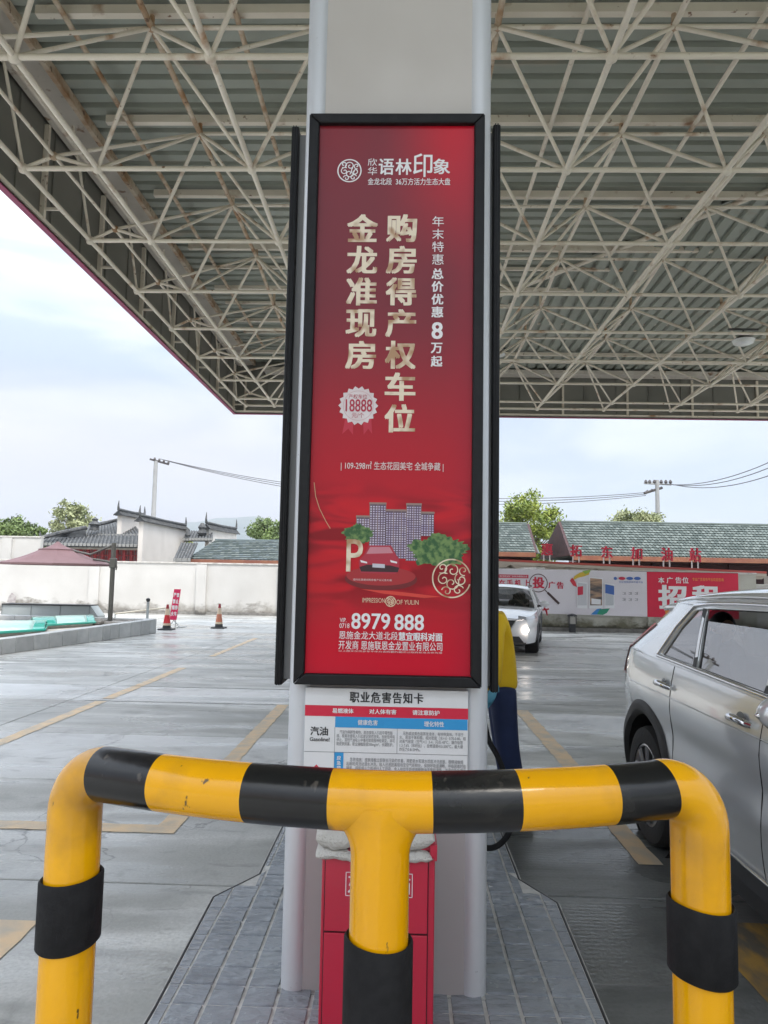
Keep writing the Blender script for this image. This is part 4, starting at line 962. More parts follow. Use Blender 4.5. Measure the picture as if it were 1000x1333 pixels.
    for k in (-1, 1): obj('wiper', MB().tube([P(k*.1+.25, 3.60, belt(3.4)+.075), P(k*.38, 3.47, belt(3.4)+.13)], .008, 6), M_plas, root)
    def rg(a, v): u = .06+(RU-.02)*v; z = 1.14+(1.45-1.14)*v; return P((2*a-1)*(W(.3, z)-.10), u-.05*math.sin(PI*a), z)
    obj('rear_glass', MB().grid(rg, 12, 6), M_gl, root, recalc=False)
    sp = obj('spoiler', MB().grid(lambda a, v: P((2*a-1)*(W(RU+.02, roof(.4))+.01*v), RU+.04-.22*v-.05*math.sin(PI*a), roof(.42)+.065*math.sin(PI*a)**.6-.012*v), 16, 4), paint, root, smooth=60, recalc=False)
    m_ = sp.modifiers.new('t', 'SOLIDIFY'); m_.thickness = .03
    # lower front: grille, intake, plate; lower rear bumper
    def fr(x, z, d=0): return P(x, LEN+.10*math.cos(x/hw*PI/2)**.8+.03*math.sin(PI*max(0, min(1, (z-.27)/.55)))+d, z)
    gr = MB(); gr.grid(lambda a, v: fr((2*a-1)*(.30+.16*v), .52+.28*v, .012), 18, 6); obj('grille', gr, M_plas, root, recalc=False)
    for k in range(5): obj('grille_bar', MB().tube([fr((2*i/8-1)*(.30+.032*k), .55+.055*k, .022) for i in range(9)], .006, 6), M_rimd if paint is M_whitec else M_chrome, root)
    obj('grille_chrome', MB().tube([fr(x_, z_, .022) for x_, z_ in ((-.62,.83),(-.46,.80),(-.30,.52),(0,.50),(.30,.52),(.46,.80),(.62,.83))], .014, 8), M_chrome, root, smooth=60)
    obj('lower_intake', MB().grid(lambda a, v: fr((2*a-1)*(.62-.10*v), .30+.14*v, .010), 18, 4), M_plas, root, recalc=False)
    obj('bumper_lip', MB().tube([fr((2*i/12-1)*.66, .27, -.02) for i in range(13)], .03, 8), M_plas, root, smooth=60)
    obj('rear_bumper', MB().grid(lambda a, v: P((2*a-1)*(W(0,.4)-.02), -.065*math.sin(PI*a)**.7-.01, .24+.25*v), 14, 4), M_plas, root, recalc=False)
    # interior
    obj('floor_pan', MB().bb(O.x-.74, O.x+.74, O.y+LEN/2-4.2, O.y+LEN/2-.2, O.z+.24, O.z+.42), M_int, root)
    for k, us in enumerate((1.55, 2.55)):
        for sx in (-.38, .38):
            st = MB(); c_ = P(sx, us, 0); obj('seat', MB().box((c_[0], c_[1]-.12, .62), (.48,.5,.2)).box((c_[0], c_[1]+.16, .90), (.46,.14,.62), rx=R(-12)), M_int, root, bevel=.05)
            obj('headrest', MB().box((c_[0], c_[1]+.25, 1.27), (.26,.09,.17)), M_int, root, bevel=.03)
    c_ = P(0, 3.35, 0); obj('dashboard', MB().box((c_[0], c_[1], .93), (1.42,.35,.22)), M_int, root, bevel=.04)
    c_ = P(.36, 3.02, 1.0); obj('steering_wheel', MB().tube([(c_[0]+.18*math.cos(t*PI/10), c_[1]+.05*math.sin(t*PI/10), c_[2]+.17*math.sin(t*PI/10)) for t in range(20)], .014, 8, closed=True), M_int, root)
    # wheels
    for s in (-1, 1):
        for wc in wb:
            c_ = Vector(P(s*(hw-.115), wc, .352)); r_ = .352
            w_ = MB().lathe([(.22,-.105),(.30,-.115),(.338,-.105),(r_,-.07),(r_,.07),(.338,.105),(.30,.115),(.245,.108),(.235,.05)], 44, cap=False)
            for k in range(44): pass
            to = obj('wheel', w_.mesh('wheel', M_tyre, smooth=35), None, root, loc=c_); to.rotation_euler = (0, s*PI/2, 0); ORG[to] = Vector((0,0,0))
            rm = MB(); rm.lathe([(.245,.100),(.232,.104),(.222,.085),(.215,.0)], 40, cap=False)
            for k in range(10):
                a = k*2*PI/10
                for d in (-.085, .085):
                    p0 = (.045*math.cos(a), .045*math.sin(a), .088); p1 = (.228*math.cos(a+d), .228*math.sin(a+d), .094); rm.tube([p0, p1], [.014, .012], 6)
            rm.lathe([(.062,.07),(.06,.098),(.0,.104)], 18, cap=False)
            r2 = obj('rim', rm.mesh('rim', M_rim, smooth=40), None, to); d2 = obj('brake_disc', MB().lathe([(.0,.02),(.21,.02),(.21,-.02)], 24, cap=False).mesh('brake_disc', M_rimd), None, to)
c1 = thing('silver_suv', 'silver suv with chrome door handles parked beside the pump island, rear wheel behind the barrier', 'car', (2.43, 3.13, 0))
car(c1, M_silver, open_win=True)
c2 = thing('white_suv', 'white suv with lit front lamps driving towards the pumps in front of the billboard', 'car', (0, 0, 0))
car(c2, M_whitec, LEN=4.5, WD=1.80, lamp_on=True, beltz=(1.10,1.03), lights='slim')
c2.location = (2.45, 17.89, 0); c2.rotation_euler = (0, 0, R(-12)); c2.scale = (1, 1, .93); 
_by = c2.children
for s in (1,):
    p = (.86+.20, -.80, 1.02)
    obj('red_ribbon', MB().tube([(p[0]-.05,p[1]-.05,p[2]+.03),(p[0],p[1]-.055,p[2]-.05),(p[0]+.02,p[1]-.05,p[2]-.16)], [.02,.025,.012], 6).tube([(p[0]-.09,p[1]-.05,p[2]-.03),(p[0]+.06,p[1]-.05,p[2]+.0)], .018, 6), mat('red ribbon', (.5,.01,.03), .6), c2)
# ================================================================== WALLS
def wall_mat(name, c1, c2, dirt, z0, z1, dens=.5):
    m = mat(name, c1, .8, col2=c2, scale=.8, world=True, bump=.3, bscale=25); n = m.node_tree.nodes; l = m.node_tree.links; p = n['Principled BSDF']
    cur = p.inputs['Base Color'].links[0].from_socket; g = n.new('ShaderNodeNewGeometry'); s = n.new('ShaderNodeSeparateXYZ'); l.new(g.outputs['Position'], s.inputs[0])
    def stain(cur, col, sc, st, za, zb, lo, hi):
        mp_ = n.new('ShaderNodeMapping'); mp_.inputs['Scale'].default_value = st; l.new(g.outputs['Position'], mp_.inputs[0])
        t = n.new('ShaderNodeTexNoise'); t.inputs['Scale'].default_value = sc; t.inputs['Detail'].default_value = 8; t.inputs['Roughness'].default_value = .65; l.new(mp_.outputs[0], t.inputs[0])
        r = n.new('ShaderNodeMapRange'); r.inputs[1].default_value = za; r.inputs[2].default_value = zb; r.inputs[3].default_value = .30; r.inputs[4].default_value = -.25; l.new(s.outputs[2], r.inputs[0])
        a = n.new('ShaderNodeMath'); a.operation = 'ADD'; l.new(t.outputs[0], a.inputs[0]); l.new(r.outputs[0], a.inputs[1])
        q = n.new('ShaderNodeMapRange'); q.inputs[1].default_value = lo; q.inputs[2].default_value = hi; l.new(a.outputs[0], q.inputs[0])
        x = n.new('ShaderNodeMixRGB'); l.new(q.outputs[0], x.inputs[0]); l.new(cur, x.inputs[1]); x.inputs[2].default_value = (*col, 1); return x.outputs[0]
    cur = stain(cur, dirt, 1.6, (1,1,1), z0, z1, .5, .75); cur = stain(cur, tuple(v*.8 for v in dirt), .9, (1,1,2.2), z0, z1*1.8, .70, .80)
    cur = stain(cur, tuple(v*.4 for v in dirt), 3, (1,1,.7), z0, z0+(z1-z0)*.4, .58, .72)
    l.new(cur, p.inputs['Base Color']); return m
M_wl = wall_mat('whitewashed wall', (.60,.585,.56), (.53,.515,.49), (.30,.28,.25), 0, .85)
M_wr = wall_mat('mossy whitewashed wall', (.56,.55,.49), (.46,.45,.38), (.16,.15,.10), .1, .75)
M_cop = mat('stained wall coping', (.42,.40,.37), .9, col2=(.62,.60,.56), scale=5, world=True)
M_skirt = mat('dark wall footing', (.16,.15,.14), .9, col2=(.28,.27,.25), scale=6, world=True)
def wall(nm, lbl, pts, h, t, m, pil=(), cop=True):
    p0 = pts[0]; r_ = thing(nm, lbl, 'wall', (p0[0], p0[1], 0))
    for a, b_ in zip(pts, pts[1:]):
        a = Vector((*a, 0)); b_ = Vector((*b_, 0)); d = (b_-a); n_ = Vector((-d.y, d.x, 0)).normalized(); ang = math.atan2(d.y, d.x); c = (a+b_)/2+n_*t/2
        obj('wall_face', MB().box((c.x, c.y, h/2), (d.length, t, h), rz=ang), m, r_)
        if cop: obj('coping', MB().box((c.x, c.y, h+.03), (d.length+.02, t+.08, .06), rz=ang), M_cop, r_, bevel=.01)
        obj('footing', MB().box((c.x, c.y, .06), (d.length+.01, t+.05, .12), rz=ang), M_skirt, r_)
    for (x, y) in pil: obj('pilaster', MB().bb(x-.2, x+.2, y-.10, y+.1, .02, h-.02), m, r_)
    return r_
wall('boundary_wall', 'long low white boundary wall with pilasters behind the traffic cones', [(-22, 28.62), (-4.4, 28.62)], 2.0, .24, M_wl, pil=[(-17.2,28.6),(-12.3,28.6),(-8.0,28.6),(-4.75,28.6)])
wall('boundary_wall', 'taller white wall section rising behind the umbrella at the far left', [(-24, 30.4), (-15.5, 30.4)], 3.02, .24, M_wl, pil=[(-16.9,30.38)])
wall('boundary_wall', 'slanting white wall section behind the pillar joining the left and right walls', [(-4.4, 28.62), (3.4, 25.4), (4.3, 23.3)], 1.95, .24, M_wl)
wr = wall('boundary_wall', 'moss stained white wall carrying the long advertising banner', [(4.3, 23.3), (11.2, 23.3)], 1.90, .24, M_wr, pil=[(7.95,23.27)])
wall('boundary_wall', 'low pale wall continuing beyond the banner behind the silver car', [(11.2, 24.6), (26, 24.6)], 1.55, .24, M_wl)
# ================================================================== ADVERTISING BANNER
BYY = 23.14
ban = thing('advertising_banner', 'long white and crimson advertising banner stretched along the wall', 'banner', (6.7, BYY, .4))
M_bw = mat('banner white', (.72,.68,.72), .45, col2=(.68,.65,.68), scale=1, world=True); M_bred = mat('banner crimson', (.68,.004,.045), .5, col2=(.62,.003,.04), scale=1, world=True)
a0 = at(640, 738, BYY); a1 = at(842, 744, BYY); a2 = at(842, 803, BYY); a3 = at(961, 808, BYY)
zt = a1.z-.01; z0_ = at(700, 797, BYY).z; z1_ = a2.z
obj('white_sheet', MB().quad((2.95, BYY, z0_-.02), (a1.x, BYY, z1_), (a1.x, BYY, zt), (2.95, BYY, zt+.02)), M_bw, ban, recalc=False)
xr = at(961,745,BYY).x
obj('crimson_sheet', MB().quad((a1.x+.004, BYY, z1_), (xr, BYY, z1_-.02), (xr, BYY, zt), (a1.x+.004, BYY, zt)), M_bred, ban, recalc=False)
obj('banner_rail', MB().bb(2.95, xr, BYY+.01, BYY+.05, zt-.04, zt+.01), M_frame, ban)
BT = BYY-.01
LB = lambda s, bx, m, bold=0, k=1: lettering(s, bx, BT-.004*k, m, ban, bold)
M_cr = prt((.55,.01,.05), 'banner red print'); M_org = prt((.80,.35,.05), 'orange print'); M_bl2 = prt((.04,.12,.40), 'banner blue print')
for k, (ch, a) in enumerate(zip('在手机上', (649.5, 659.5, 670, 681.5))): LB(ch, (a, 754.5, a+8.6, 763.5), M_cr, .035)
LB('投', (693.5, 751, 709, 766), M_cr, .045); LB('广', (714, 757, 723, 766), M_cr, .035); LB('告', (725, 757.5, 734, 766.5), M_cr, .035)
x0, x1, w0, w1 = pr((649, 748, 688, 752.5), BT); obj('slogan_bar', MB().quad((x0,BT,w0),(x1,BT,w0),(x1,BT,w1),(x0,BT,w1)), M_cr, ban, recalc=False)
LB('随时随地投放广告轻松快捷覆盖全城', (650.5, 748.9, 686.5, 751.4), M_w, 0, 2)
c = wpt(701, 759, BT); kx = (at(710,759,BT)-at(700,759,BT)).length/10
b = MB(); ribbon(b, [(c[0]+11.6*kx*math.cos(k*PI/24), c[1]+11.6*kx*math.sin(k*PI/24)) for k in range(48)], 1.1*kx, BT, True); obj('magnifier_ring', b, prt((.10,.04,.04), 'dark red brown print'), ban, recalc=False)
b = MB(); ribbon(b, [wpt(709.5,768,BT), wpt(714,772.5,BT)], 1.2*kx, BT-.002); ribbon(b, [wpt(713,771.5,BT), wpt(728,786,BT)], 3.0*kx, BT-.004); obj('magnifier_handle', b, prt((.05,.02,.02), 'handle print'), ban, recalc=False)
def bp(pts, m, nm, k=1): obj(nm, MB().quad(*[(wpt(a, z, BT)[0], BT-.004*k, wpt(a, z, BT)[1]) for a, z in pts]), m, ban, recalc=False)
bp([(745,756),(748,750),(755,745.5),(768,742.5),(767,748),(760,750.5),(753,752)], prt((.62,.42,.03),'mustard print'), 'leaf_shape')
bp([(758,743.5),(769,741.5),(768,745),(762,747.5)], prt((.25,.40,.05),'lime print'), 'leaf_shape', 2)
bp([(742,756),(745,752),(749,757),(751.5,764.5),(746,762)], prt((.60,.02,.04),'leaf red print'), 'leaf_shape')
bp([(769,800),(777,793),(783,792),(779,800)], prt((.03,.22,.55),'leaf blue print'), 'leaf_shape'); bp([(777,800),(781,793),(794,792),(790,798),(785,800.5)], prt((.01,.25,.14),'leaf green print'), 'leaf_shape', 2)
def dev(x0, y0, x1, y1, body, scr, si=(1.2,1.5,1.2,4)):
    bp([(x0,y0),(x1,y0+1.5),(x1,y1),(x0,y1)], body, 'printed_kiosk', 2); bp([(x0+si[0],y0+si[1]),(x1-si[2],y0+si[1]+1.5),(x1-si[2],y1-si[3]),(x0+si[0],y1-si[3])], scr, 'kiosk_screen', 3)
M_dv = prt((.78,.78,.80), 'device white print')
dev(751, 757, 765, 792, M_dv, prt((.55,.55,.58), 'screen grey print')); bp([(752,764),(759,763),(759,774),(752,775)], M_cr, 'screen_block', 4)
dev(767, 751, 785, 792, M_dv, mat('printed screen', (.06,.05,.05), .3, col2=(.42,.26,.16), scale=4, stretch=(.6,1,3), world=True)); bp([(770,779),(782,780.5),(782,787),(770,786.5)], M_dv, 'screen_block', 4)
dev(787, 759, 800, 792, M_dv, prt((.50,.52,.54), 'screen silver print')); bp([(788,760.5),(799.5,763),(799.5,774.5),(788,772)], M_bl2, 'screen_block', 4)
for x_, m_ in ((799, M_bl2),(805.5, M_cr),(815.5, M_bl2),(825.5, M_bl2)):
    w_ = 2.2 if x_ == 799 else 4.4; c = wpt(x_+w_, 753.0, BT); obj('printed_badge', MB().quad(*[(c[0]+w_*kx*math.cos(k*PI/8), BT-.004, c[1]+2.1*kx*math.sin(k*PI/8)) for k in range(16)]), m_, ban, recalc=False)
LB('社区电梯媒体传播平台', (806, 756.5, 837, 759), M_bl2)
for r_ in (770.5, 778.5):
    for x_ in (810.5, 818.5, 826.5): LB('二维', (x_, r_, x_+4.2, r_+4), M_txt)
for ch, a in zip('本广告位', (857, 868, 879.5, 888.5)): LB(ch, (a, 751.2, a+8, 759.5), M_w, .02)
LB('招', (857, 761.5, 894, 793), M_w, .05); LB('租', (901, 762, 938, 793), M_w, .05)
LB('专业广告发布平台欢迎咨询', (901.5, 752.3, 942, 756.5), M_org); LB('招租', (866, 794.5, 876, 800), M_org, .04); LB('13888', (877, 794.8, 905, 800), M_org, .03)
# ================================================================== SHELTER WITH RED LETTERS
SY = 24.2
sh = thing('long_shelter', 'long thin flat shelter roof with a red edge behind the advertising banner', 'shelter', (7, SY, 0))
M_bei = mat('beige shelter steel', (.52,.46,.38), .6, col2=(.44,.38,.31), scale=3, world=True); M_redm = mat('faded red edge', (.46,.06,.045), .5, col2=(.40,.08,.06), scale=5, world=True)
sa, sb = at(632, 727, SY), at(997, 744, SY)
def zs2(x): return sa.z+(sb.z-sa.z)*(x-sa.x)/(sb.x-sa.x)
obj('roof_slab', MB().prism([(sa.x, sa.z-.16), (sb.x, sb.z-.16), (sb.x, sb.z-.05), (sa.x, sa.z-.05)], 2.2, (0, SY, 0), 'y'), M_bei, sh)
obj('red_edge', MB().prism([(sa.x, sa.z-.07), (sb.x, sb.z-.07), (sb.x, sb.z+.0), (sa.x, sa.z+.0)], .05, (0, SY-.06, 0), 'y'), M_redm, sh)
obj('beige_edge', MB().prism([(sa.x, sa.z-.17), (sb.x, sb.z-.17), (sb.x, sb.z-.075), (sa.x, sa.z-.075)], .04, (0, SY-.055, 0), 'y'), M_bei, sh)
for k in range(10):
    x = sa.x+.4+k*(sb.x-sa.x-.8)/9; z = zs2(x); obj('roof_beam', MB().prism([(x-.45, z-.165), (x+.45, z-.165), (x+.28, z-.27), (x-.28, z-.27)], 2.1, (0, SY+.02, 0), 'y'), M_bei, sh)
for px_ in (918, 935, 690, 800): p = at(px_, 760, SY+.4); obj('post', MB().bb(p.x-.06, p.x+.06, SY+.36, SY+.48, 0, zs2(p.x)-.28), mat('white post', (.66,.66,.64), .5), sh)
M_let = mat('red channel letter', (.60,.012,.045), .4, col2=(.52,.02,.05), scale=9, world=True); M_lets = mat('pale letter leg', (.60,.58,.57), .6)
for ch, px_, lb in (('惠',712,'red sign letter on two legs, leftmost on the shelter roof, seen against the tree'),('拓',750,'red sign letter on the shelter roof beside the gable end of the shingle building'),('东',790,'red sign letter third from the left on the shelter roof above the printed kiosks'),('加',828.5,'red sign letter on the shelter roof above the join of white and crimson banner'),('油',868,'red sign letter on the shelter roof above the crimson banner, second from the right'),('站',905,'red sign letter on the shelter roof, rightmost of the row')):
    ly = SY+.02; pz = at(px_, 735, ly); z = zs2(pz.x); t = thing('roof_letter', lb, 'sign letter', (pz.x, ly, z), 'red sign letters along the shelter roof')
    top = at(px_, 711+(px_-712)*.012, ly).z; w = .19
    b = lettering(ch, (pz.x-w, z+.20, pz.x+w, max(top, z+.60)), ly-.06, M_let, t, .03, px=False, thick=.06)
    for s in (-1, 1): obj('leg', MB().bb(pz.x+s*.10-.018, pz.x+s*.10+.018, ly-.02, ly+.02, z, z+.24), M_lets, t)
# ================================================================== BUILDINGS BEHIND (RIGHT)
def shingle_mesh(E0, E1, R0, R1, rows, cols):
    # fish-scale shingles as small overlapping pointed tabs; E eave, R ridge corners
    rs_ = random.Random(rows); b = MB(); E0, E1, R0, R1 = map(Vector, (E0, E1, R0, R1)); n_ = (E1-E0).cross(R0-E0).normalized()
    if n_.z < 0: n_ = -n_
    b.quad(E0, E1, R1, R0)
    for j in range(rows):
        v0 = (j-.15)/rows; v1 = min(1, (j+1.05)/rows)
        for i in range(-1, cols+1):
            u0 = (i+(.5 if j % 2 else 0))/cols; u1 = u0+1/cols; um = (u0+u1)/2
            if um < 0 or um > 1: continue
            u0 = max(u0, 0); u1 = min(u1, 1)
            f = lambda u, v, h: E0.lerp(E1, u).lerp(R0.lerp(R1, u), max(0,v)) + n_*h
            b.cur = rs_.choice((0,1,1,2)); b.quad(f(um, v0, .05), f(u1-(u1-um)*.05, v0+.45/rows, .028), f(u1, v1, .006), f(u0, v1, .006), f(u0+(um-u0)*.05, v0+.45/rows, .028))
    return b
M_shg = mat('grey-green shingle', (.125,.148,.14), .95, col2=(.155,.18,.17), scale=2.5, world=True, spec=.1)
M_shl = mat('blue-grey shingle', (.12,.145,.15), .95, col2=(.15,.18,.185), scale=2.5, world=True, spec=.1)
M_or = mat('orange-brown fascia board', (.30,.13,.075), .6, col2=(.24,.09,.06), scale=3, world=True); M_mar = mat('maroon timber', (.032,.010,.010), .7, col2=(.055,.014,.013), scale=4, world=True)
M_ivory = mat('cream plaster', (.58,.54,.48), .8, col2=(.52,.48,.42), scale=2, world=True)
M_sh2 = mat('darker shingle', (.085,.105,.10), .95, col2=(.11,.13,.122), scale=3, world=True, spec=.1); M_sh3 = mat('lighter shingle', (.175,.20,.188), .95, col2=(.15,.175,.165), scale=3, world=True, spec=.1)
def shingle_house(lbl, e0, e1, r0, r1, ye_, yr_, m, rows, cols, gable_left=False, gable_right=False, base=0, cat='building', fas=True, bands=True):
    E0 = at(*e0, ye_); E1 = at(*e1, ye_); R0 = at(*r0, yr_); R1 = at(*r1, yr_); zt_ = E0.z; zr_ = (R0.z+R1.z)/2
    E0.z = E1.z = zt_ = (E0.z+E1.z)/2; R0.z = R1.z = zr_
    t = thing('shingle_house', lbl, cat, ((E0.x+E1.x)/2, ye_+.5, 0))
    rf = obj('roof', MB().prism([(ye_, zt_-.03), (yr_, zr_-.03), (2*yr_-ye_, zt_-.03)], max(E1.x,R1.x)-max(E0.x,R0.x)-.02, (max(E0.x,R0.x)+.01, 0, 0), 'x'), m, t)
    obj('shingles', shingle_mesh(E0, E1, R0, R1, rows, cols), [m, M_sh2, M_sh3], rf, recalc=False, kind='stuff')
    obj('shingles', shingle_mesh((E1.x,2*yr_-ye_,zt_),(E0.x,2*yr_-ye_,zt_),R1,R0, rows, cols//3), [m, M_sh2, M_sh3], rf, recalc=False, kind='stuff')
    obj('ridge_cap', MB().tube([R0+Vector((0,0,.02)), R1+Vector((0,0,.02))], .06, 8), m, rf)
    obj('fascia_board', MB().bb(E0.x-.02, E1.x+.02, ye_-.06, ye_-.01, zt_-.17, zt_-.0), M_or, t)
    obj('soffit', MB().bb(E0.x, E1.x, ye_-.01, ye_+.7, zt_-.20, zt_-.17), M_mar, t)
    obj('wall', MB().bb(max(E0.x,R0.x)+.1, E1.x-.05, ye_+.7, 2*yr_-ye_-.5, 0, zt_-.2), M_ivory, t)
    obj('timber_beam', MB().bb(E0.x, E1.x, ye_+.58, ye_+.68, zt_-.62, zt_-.21), M_mar, t)
    n = int((E1.x-E0.x)/1.4)
    for k in range(n): 
        x = E0.x+.3+k*1.4; obj('timber_post', MB().bb(x-.06, x+.06, ye_+.50, ye_+.57, 0, zt_-.21), M_mar, t)
        if bands: obj('window_panel', MB().bb(x+.15, x+1.25, ye_+.62, ye_+.70, .9, zt_-.66), M_mar, t)
    for fl, ex, rx in ((gable_left, E0.x, R0.x), (gable_right, E1.x, R1.x)):
        if fl:
            s = -1 if fl is gable_left and ex == E0.x else 1
            b = MB(); A1 = Vector((ex, ye_, zt_)); B1 = Vector((rx, yr_, zr_+.03)); C1 = Vector((ex, 2*yr_-ye_, zt_))
            o_ = Vector((s*-.0, 0, 0)); b.add([A1, B1, C1, A1+Vector((s*.10,0,0)), B1+Vector((s*.10,0,0)), C1+Vector((s*.10,0,0))], [(0,1,2),(3,5,4),(0,3,4,1),(1,4,5,2),(0,2,5,3)]); obj('gable_board', b, M_mar, t)
    return t, E0, E1, R0, R1
t, E0, E1, R0, R1 = shingle_house('long maroon timber house with a green shingle roof behind the banner on the right', (746,723), (1040,728), (730,681), (1040,684), 26.5, 29.5, M_shg, 13, 62, gable_left=True)
t2, *_ = shingle_house('small shingle roofed house between the pillar and the tree on the right', (560,717), (697,719), (560,680), (686,683), 27.5, 30.5, M_shg, 12, 30, gable_right=True)
# ================================================================== LAMP BOLLARD
p = gz(745, 822); p.y = 23.0; p.x = at(745, 815, 23.0).x
t = thing('bollard_lamp', 'short dark lantern bollard standing at the foot of the wall under the banner', 'lamp', (p.x, p.y, 0))
obj('post', MB().bb(p.x-.09, p.x+.09, p.y-.09, p.y+.09, 0, .26), M_plas, t, bevel=.01); obj('lantern_glass', MB().bb(p.x-.09, p.x+.09, p.y-.09, p.y+.09, .26, .48), mat('frosted lantern', (.42,.40,.36), .5), t)
for sx in (-1,1):
    for sy in (-1,1): obj('lantern_bar', MB().bb(p.x+sx*.10-.012, p.x+sx*.10+.012, p.y+sy*.10-.012, p.y+sy*.10+.012, .25, .52), M_plas, t)
obj('lantern_cap', MB().lathe([(.17,0),(.12,.05),(.0,.08)], 4, (p.x, p.y, .50)), M_plas, t)
# ================================================================== CHINESE ROOFS (LEFT)
M_ctile = mat('dark clay roof tile', (.035,.038,.042), .85, col2=(.07,.075,.08), scale=5, world=True); M_ridge = mat('ridge tile', (.045,.05,.055), .85, col2=(.12,.12,.12), scale=9, world=True)
M_gab = mat('white gable plaster', (.66,.62,.58), .85, col2=(.60,.56,.52), scale=1.5, world=True); M_lat = mat('red lacquer lattice', (.36,.025,.03), .5, col2=(.28,.03,.03), scale=5, world=True)
def rib_roof(parent, E0, E1, R0, R1, n, r=.05):
    E0, E1, R0, R1 = map(Vector, (E0, E1, R0, R1)); nn = (E1-E0).cross(R0-E0).normalized()*.12
    s = obj('roof', MB().add([E0,E1,R1,R0,E0-nn,E1-nn,R1-nn,R0-nn], [(0,1,2,3),(4,7,6,5),(0,4,5,1),(3,2,6,7),(0,3,7,4),(1,5,6,2)]), M_ctile, parent)
    b = MB(); d = MB()
    for k in range(n+1):
        u = k/n; a = E0.lerp(E1, u); c = R0.lerp(R1, u); m_ = 5
        b.tube([a.lerp(c, q/m_)+Vector((0,0,.02)) for q in range(m_+1)], r, 6)
        d.lathe([(.0,0),(r*1.35,.002),(r*1.35,.02)], 8, (0,0,0), cap=False) if False else None
        d.box(a+Vector((0,-.02,.0)), (r*2.3,.05,r*2.3))
    obj('tile_ribs', b, M_ridge, s, kind='stuff', recalc=False); obj('eave_tiles', d, mat('pale eave tile', (.30,.30,.29), .8), s, kind='stuff')
    return s
def gable_cap(t, A, Bp, thick=.45, tall=.34, wht=None, base=0, steps=26):
    # tiled coping along a wall top from A to B (points on the wall's top edge), with upturned ends
    A = Vector(A); Bp = Vector(Bp); d = (Bp-A); n_ = Vector((-d.y, d.x, 0)).normalized(); ud = d.normalized()
    w = MB(); h2 = thick/2
    w.add([A+n_*h2*.45, A-n_*h2*.45, Bp-n_*h2*.45, Bp+n_*h2*.45]+[Vector((p.x, p.y, base)) for p in (A+n_*h2*.45, A-n_*h2*.45, Bp-n_*h2*.45, Bp+n_*h2*.45)], [(0,1,2,3),(4,7,6,5),(0,4,5,1),(2,6,7,3),(1,5,6,2),(0,3,7,4)]); obj('gable_wall', w, M_gab, t)
    A2 = A-ud*.16; B2 = Bp+ud*.16
    c = obj('gable_cap', MB().add([A2-n_*h2, B2-n_*h2, B2+n_*h2, A2+n_*h2, A2+Vector((0,0,tall*.62)), B2+Vector((0,0,tall*.62))], [(0,1,5,4),(2,3,4,5),(0,4,3),(1,2,5),(0,3,2,1)]), M_ctile, t)
    rb = MB()
    for k in range(steps+1):
        q = A2.lerp(B2, k/steps)
        for s in (-1, 1): rb.tube([q-n_*h2*s*1.02+Vector((0,0,.0)), q+Vector((0,0,tall*.62))], .032, 6)
    obj('tile_ribs', rb, M_ridge, c, kind='stuff', recalc=False)
    obj('cap_ridge', MB().tube([A2+Vector((0,0,tall*.8))+ud*(-.02), A2.lerp(B2,.5)+Vector((0,0,tall*.72)), B2+Vector((0,0,tall*.8))], .07, 8), M_ridge, t)
    for q, s in ((A2, -1), (B2, 1)): obj('finial', MB().tube([q+Vector((0,0,tall*.75)), q+ud*s*.06+Vector((0,0,tall*1.2)), q+ud*s*.02+Vector((0,0,tall*2.0))], [.07,.05,.015], 8), M_ridge, t)
tg = thing('gabled_hall', 'white stepped gable wall with dark tiled caps and upturned finials above the left wall', 'building', (-10, 32, 0))
A = at(184, 679, 30.5); Bq = at(240, 688.5, 36); Bq.z = A.z; gable_cap(tg, A, Bq)
A = at(156, 671, 33); Bq = at(186, 677, 36); Bq.z = A.z+.05; gable_cap(tg, A, Bq, steps=14)
hall = thing('tiled_hall', 'low hall with dark clay tile roof and red lattice windows behind the umbrella', 'building', (-13, 33, 0))
E0 = at(50, 708, 31.5); E1 = at(182, 708, 31.5); E1.z = E0.z; rib_roof(hall, E0, E1, at(60,697,33), at(182,697,33), 26, .055)
E0 = at(112, 697, 33); E1 = at(184, 697, 33); rib_roof(hall, E0, E1, at(118,682,36), at(170,680,36), 16, .06)
obj('slant_ridge', MB().tube([at(54,700,31.4), at(80,693,32), at(112,687,33)], [.09,.10,.11], 8), M_ridge, hall); obj('slant_panel', MB().quad(at(58,700,31.9), at(112,699,32.6), at(112,689,32.6)), M_ctile, hall)
obj('finial', MB().tube([at(54,702,31.4), at(52.5,697,31.4), at(52,692,31.4)], [.09,.06,.02], 8), M_ridge, hall); obj('ridge_ornament', MB().lathe([(.22,0),(.20,.2),(.30,.26),(.12,.42),(.16,.5),(.0,.62)], 8, at(123,690,32.9)), M_ridge, hall)
obj('slant_ridge', MB().tube([at(120,684,33), at(140,680,34), at(152,677,34.5), at(160,686,34)], .09, 8), M_ridge, hall)
x0, x1 = at(60,720,32.2).x, at(182,720,32.2).x; zt_ = at(120,709,32.2).z
obj('wall', MB().bb(x0, x1, 32.2, 36, 0, zt_), M_ivory, hall)
lf_ = at(96,720,32.1).x; n = 9
